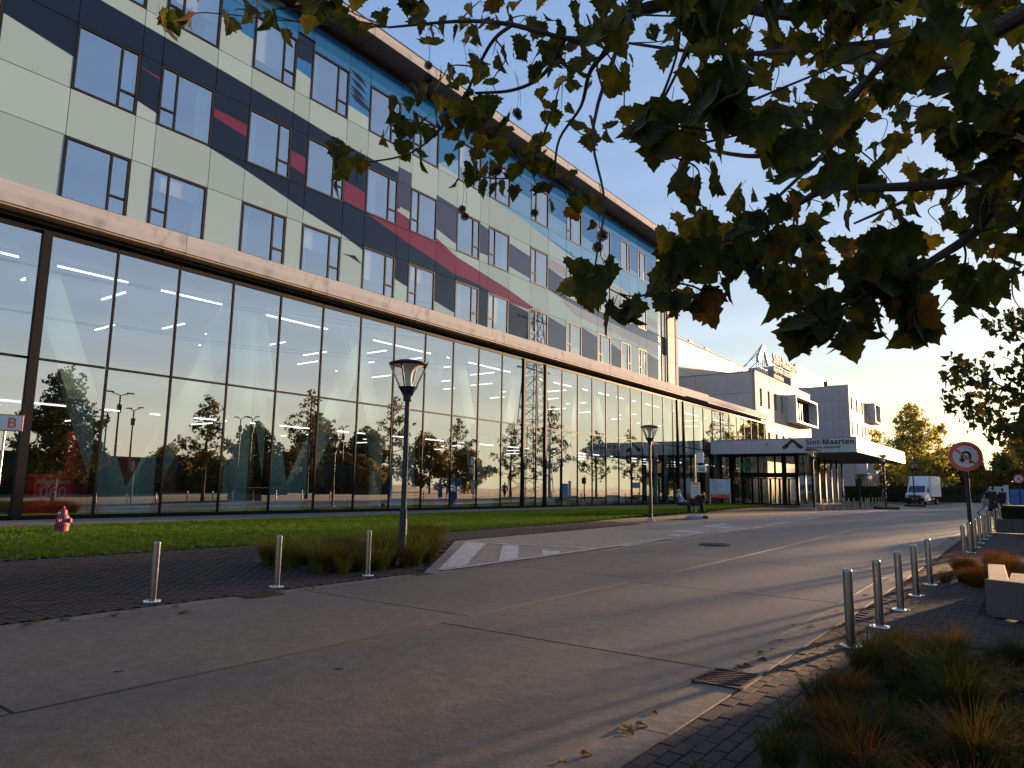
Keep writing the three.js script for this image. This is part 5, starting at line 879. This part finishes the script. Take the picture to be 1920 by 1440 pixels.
// ---------------------------------------------------------------- the plane tree overhead
{
  const t = thing('plane_tree_overhead', 'plane tree overhanging the camera, its leafy boughs and seed balls filling the upper right', 'tree');
  const BR = [
    [[1.75, 3.0, -3.3, .10], [1.0, 3.8, -3.7, .085], [.40, 4.12, -3.86, .073], [-.12, 4.21, -3.96, .063], [-.88, 4.30, -3.89, .052], [-1.38, 4.49, -3.73, .041], [-1.78, 4.47, -3.56, .036], [-1.98, 4.31, -3.45, .029], [-2.11, 4.32, -3.35, .020], [-2.42, 4.46, -3.22, .015], [-2.78, 4.61, -3.18, .012], [-3.18, 4.56, -2.89, .007]],
    [[-2.11, 4.32, -3.35, .015], [-2.27, 4.31, -3.48, .014], [-2.42, 4.24, -3.51, .012], [-2.62, 4.22, -3.49, .011], [-2.82, 4.20, -3.35, .009]],
    [[-1.83, 4.43, -3.66, .020], [-2.18, 4.37, -3.79, .016], [-2.35, 4.23, -3.94, .011], [-2.54, 4.05, -3.96, .009], [-2.59, 3.79, -3.97, .008]],
    [[-2.42, 4.46, -3.22, .013], [-2.51, 4.38, -3.17, .012], [-2.72, 4.33, -3.27, .010], [-2.82, 4.12, -3.24, .009], [-3.10, 3.77, -3.10, .007], [-3.39, 3.62, -2.78, .005]],
    [[1.7, 2.7, -3.2, .08], [1.0, 3.4, -3.2, .062], [.38, 3.61, -3.30, .051], [-.02, 3.55, -3.40, .039], [-.32, 3.63, -3.41, .032], [-.55, 3.44, -3.40, .025], [-.79, 3.29, -3.38, .019], [-.93, 3.26, -3.41, .013], [-1.08, 3.13, -2.94, .008], [-1.04, 2.94, -2.25, .004]],
    [[1.65, 2.3, -3.1, .07], [.9, 2.9, -3.15, .055], [.32, 3.02, -3.25, .045], [.03, 2.97, -3.41, .033], [-.16, 2.92, -3.41, .025], [-.45, 2.93, -3.32, .019], [-.67, 2.96, -3.28, .016], [-.92, 2.84, -3.24, .013], [-1.08, 2.76, -3.14, .010], [-1.25, 2.66, -3.03, .007], [-1.34, 2.46, -2.81, .005], [-1.41, 2.45, -2.70, .004], [-1.47, 2.49, -2.65, .002]],
    [[.03, 2.97, -3.41, .026], [-.10, 2.74, -3.49, .023], [-.26, 2.60, -3.40, .018], [-.49, 2.49, -3.37, .012], [-.65, 2.38, -3.21, .008], [-.75, 2.35, -3.08, .006]],
    [[-.32, 3.63, -3.41, .024], [-.67, 3.85, -3.62, .019], [-1.20, 4.18, -3.92, .014], [-1.64, 4.44, -4.05, .012], [-2.01, 4.61, -4.00, .009]],
    [[-2.50, 4.23, -3.83, .009], [-2.64, 3.89, -3.79, .007], [-2.77, 3.74, -3.72, .006], [-2.81, 3.68, -3.58, .005]],
    [[-1.41, 3.87, -2.82, .013], [-1.50, 3.20, -2.62, .007], [-1.46, 2.87, -2.65, .005], [-1.49, 2.57, -2.62, .004]],
    [[.40, 4.12, -3.86, .05], [-.2, 4.5, -4.6, .035], [-.8, 4.3, -5.3, .022], [-1.5, 3.7, -5.2, .010]],
    [[.32, 3.02, -3.25, .035], [.1, 3.3, -4.3, .026], [-.3, 3.5, -4.9, .016], [-.9, 3.5, -5.3, .008]],
  ];
  const CL = [[-4.27, 4.58, -2.08, .14, 5], [-3.81, 4.49, -2.18, .14, 5], [-3.45, 4.37, -2.23, .13, 4], [-2.89, 4.14, -2.18, .14, 9], [-2.79, 4.45, -2.70, .04, 1], [-2.81, 4.41, -2.94, .14, 4], [-2.90, 4.70, -3.33, .13, 3], [-2.92, 4.98, -3.51, .15, 5], [-2.50, 4.36, -3.18, .17, 7], [-2.43, 3.95, -3.05, .17, 6], [-2.30, 4.25, -3.34, .20, 8], [-2.27, 4.36, -3.60, .16, 6], [-2.50, 4.39, -3.93, .23, 8], [-2.46, 4.60, -3.42, .21, 8], [-1.86, 4.23, -3.18, .18, 9], [-3.34, 4.03, -3.12, .20, 7], [-3.07, 3.79, -3.12, .17, 8], [-2.83, 4.00, -3.25, .19, 11], [-2.74, 3.83, -3.35, .21, 14], [-2.80, 3.70, -3.58, .18, 7], [-2.95, 3.68, -3.47, .10, 3], [-2.71, 3.75, -3.89, .15, 5], [-2.69, 4.02, -3.85, .15, 4], [-2.64, 3.72, -4.20, .14, 4], [-3.28, 3.58, -2.75, .17, 8], [-3.05, 4.34, -3.28, .09, 2], [-2.64, 3.81, -3.68, .15, 5], [-1.53, 2.48, -2.61, .10, 6], [-1.41, 2.36, -2.71, .07, 3], [-1.25, 2.44, -2.94, .06, 3], [-1.31, 2.64, -2.99, .09, 5], [-.96, 2.77, -2.09, .10, 5], [-.92, 2.75, -2.38, .11, 5], [-1.31, 3.46, -2.46, .12, 5], [-1.91, 3.77, -3.72, .13, 3], [-2.26, 3.92, -3.94, .11, 3], [-2.36, 3.50, -4.19, .11, 2], [-1.09, 2.56, -3.04, .12, 8], [-1.13, 2.44, -3.03, .09, 4], [-1.02, 2.72, -3.31, .13, 7], [-1.24, 2.79, -3.14, .10, 4], [-.91, 2.54, -3.30, .12, 9], [-.75, 2.32, -3.08, .14, 10], [-.65, 2.28, -3.17, .10, 7], [-.56, 2.51, -3.44, .12, 9], [-.50, 2.35, -3.39, .12, 8], [-.36, 2.42, -3.35, .14, 11], [-.34, 2.29, -3.39, .06, 3], [-.24, 2.51, -3.80, .12, 7], [-.12, 2.65, -4.24, .14, 6], [-.02, 2.59, -4.33, .14, 6], [-.72, 2.63, -3.56, .15, 10], [-.88, 2.82, -3.65, .14, 8], [-1.11, 2.92, -3.46, .10, 3],
    [-1.74, 4.61, -3.44, .20, 8], [-.80, 3.25, -1.99, .11, 8], [-.69, 3.18, -2.09, .11, 8], [-.84, 3.99, -3.21, .16, 8], [-.59, 3.96, -3.41, .16, 8], [-.46, 3.95, -3.50, .16, 8], [-.20, 4.05, -3.68, .16, 8], [-.07, 3.96, -3.79, .16, 8], [.12, 4.57, -4.83, .20, 8], [-1.72, 4.33, -3.51, .20, 8], [-1.89, 4.82, -4.55, .24, 8], [-.97, 3.84, -3.15, .16, 8], [-1.25, 4.85, -5.01, .24, 8], [-.67, 3.79, -3.38, .16, 8], [-.45, 3.83, -3.54, .16, 8], [-.19, 3.05, -2.48, .11, 8], [-.11, 3.77, -3.79, .16, 8], [.13, 3.77, -3.97, .16, 8], [-.73, 2.90, -2.12, .11, 8], [-1.05, 4.06, -4.05, .20, 8], [-1.03, 4.62, -5.22, .24, 8], [-.48, 3.55, -3.56, .16, 8], [-.26, 3.26, -3.03, .13, 8], [-.09, 3.21, -3.16, .13, 8], [.07, 3.51, -3.97, .16, 8], [-.71, 2.81, -2.15, .11, 8], [-.82, 3.27, -3.37, .16, 8], [-.59, 3.05, -2.82, .13, 8], [-.68, 4.27, -5.55, .24, 8], [-.40, 4.34, -5.74, .24, 8], [-.11, 3.04, -3.18, .13, 8], [.05, 3.03, -3.30, .13, 8], [-.47, 2.66, -2.35, .11, 8], [-.50, 3.13, -3.63, .16, 8], [-.30, 3.46, -4.71, .20, 8], [-.04, 2.86, -3.26, .13, 8], [.03, 2.90, -3.31, .13, 8], [-1.65, 3.45, -4.98, .24, 8], [-.78, 2.65, -2.75, .13, 8], [-1.10, 3.65, -5.35, .24, 8], [-.44, 2.60, -3.01, .13, 8], [-.39, 3.23, -4.69, .20, 8], [-.16, 3.24, -4.86, .20, 8], [.02, 2.62, -3.35, .13, 8]];
  part('trunk', tube([[1.95, -.05, -3.1, .19], [1.9, 1.2, -3.15, .165], [1.8, 2.4, -3.2, .15], [1.75, 3.6, -3.35, .12], [1.6, 5.2, -3.5, .08], [1.5, 7, -3.6, .03]], 16), M.bark, t);
  const samples = [];
  for (const b of BR) { part('branch', tube(b, 9), M.twig, t); const c = new THREE.CatmullRomCurve3(b.map((p) => V(p[0], p[1], p[2]))); for (let k = 0; k <= 24; k++) samples.push(c.getPoint(k / 24)); }
  const r = rng(404), geos = [leafGeo(1, .25, .18), leafGeo(2, .45, .30), leafGeo(3, .12, .10), leafGeo(4, .7, .35), leafGeo(5, .3, .5)];
  const mats = [leafMat([.085, .105, .013], .55), leafMat([.11, .122, .015], .58), leafMat([.16, .15, .018], .6), leafMat([.36, .26, .02], .62), leafMat([.24, .13, .02], .6)];
  const leaves = [], eye = V(0, 1.6, 0);
  for (const [x, y, z, rad, n] of CL) {
    const c = V(x, y, z); let best = samples[0], bd = 1e9; for (const s of samples) { const d = s.distanceTo(c) + Math.max(0, c.y - s.y) * .5; if (d < bd) { bd = d; best = s; } }
    const mid = best.clone().lerp(c, .5).add(V((r() - .5) * .12, .06 * r(), (r() - .5) * .12)), end = c.clone().add(V((r() - .5) * rad, -.4 * rad, (r() - .5) * rad));
    const tw = [[best.x, best.y, best.z, .006], [mid.x, mid.y, mid.z, .0045], [c.x, c.y + rad * .25, c.z, .0035], [end.x, end.y, end.z, .002]];
    part('twig', tube(tw, 5), M.twig, t); const tc = new THREE.CatmullRomCurve3(tw.map((p) => V(p[0], p[1], p[2])));
    for (let k = 0; k < n * 1.36; k++) {
      const p = tc.getPoint(.35 + .65 * r()).add(V(r() - .5, r() - .5, r() - .5).multiplyScalar(rad * 1.6)).add(V(0, .045, 0)), s = (.075 + .07 * r()) * (c.distanceTo(eye) > 4.3 ? .95 : 1.08);
      const down = V((r() - .5) * 1.1, -.9 + .5 * (r() - .4), (r() - .5) * 1.1).normalize(), side = V(r() - .5, (r() - .5) * .5, r() - .5).cross(down).normalize(), nrm = new THREE.Vector3().crossVectors(side, down);
      const m = new THREE.Matrix4().makeBasis(side, down, nrm).multiply(new THREE.Matrix4().makeScale(s, s, s)).setPosition(p), u = r();
      leaves.push({ m, g: Math.floor(r() * 5), mat: u < .40 ? 0 : u < .72 ? 1 : u < .90 ? 2 : u < .96 ? 3 : 4, size: s / p.distanceTo(eye) });
    }
  }
  leaves.sort((a, b) => b.size - a.size);
  const rest = [[], [], [], [], []];
  leaves.forEach((l, i) => { if (i < 298) { const q = part('leaf', geos[l.g], mats[l.mat], t); q.applyMatrix4(l.m); } else rest[l.mat].push(geos[l.g].clone().applyMatrix4(l.m)); });
  rest.forEach((g, i) => { if (g.length) { const q = part('foliage', mergeGeometries(g), mats[i], t); q.userData.kind = 'stuff'; } });
  for (const [x, y, z] of [[-2.86, 4.20, -2.94], [-2.87, 4.12, -2.95], [-2.81, 4.22, -3.23], [-2.78, 4.15, -3.26], [-2.66, 4.13, -3.61], [-2.65, 4.10, -3.62], [-2.80, 3.73, -3.58], [-3.07, 3.51, -3.54], [-3.06, 3.46, -3.56], [-2.64, 3.70, -3.95], [-2.72, 3.53, -3.92], [-1.78, 2.95, -3.21], [-1.81, 2.89, -3.21]]) {
    const g = new THREE.IcosahedronGeometry(.020 + .012 * r(), 3), p = g.attributes.position; for (let i = 0; i < p.count; i++) { const k = 1 + .10 * Math.sin(i * 12.9); p.setXYZ(i, p.getX(i) * k + x, p.getY(i) * k + y, p.getZ(i) * k + z); } g.computeVertexNormals();
    const s = part('seed_ball', planar(plain(g)), M.rust, t); part('stalk', tube([[x, y + .02, z, .0015], [x + .012, y + .14, z, .0015], [x - .01, y + .30, z + .02, .002]], 4), M.twig, s);
  }
  const fl = scene.children.find((o) => o.name === 'fallen_leaf'); const lf = part('blade', leafGeo(6, .3, .25), leafMat([.22, .13, .05], .3), fl); lf.scale.setScalar(.12); lf.rotation.set(-Math.PI / 2 + .1, 0, .4); delete fl.userData.later;
}
{ // fallen leaves caught along the gutters and on the pavements
  const r = rng(606), s = [], g = leafGeo(7, .35, .3, false); g.rotateX(-Math.PI / 2 + .15);
  for (let i = 0; i < 130; i++) { const u = r(), z = -2.5 - 30 * r() * r(), x = u < .35 ? -2.25 - .25 * r() * r() : u < .65 ? -9.0 - .5 * r() : u < .85 ? -1.9 + 1.2 * r() : -9.5 - 5 * r(), t = .7 + .6 * r(); s.push([x, H(x, z) + .012, z, .045 + .05 * r(), r() * 6.28, [t, t * (.7 + .4 * r()), t]]); }
  scatter('leaf_litter', 'small dry leaves scattered along the gutters and brick pavements', 'leaves', g, leafMat([.24, .14, .05], .2), s);
}
renderer.render(scene, camera);
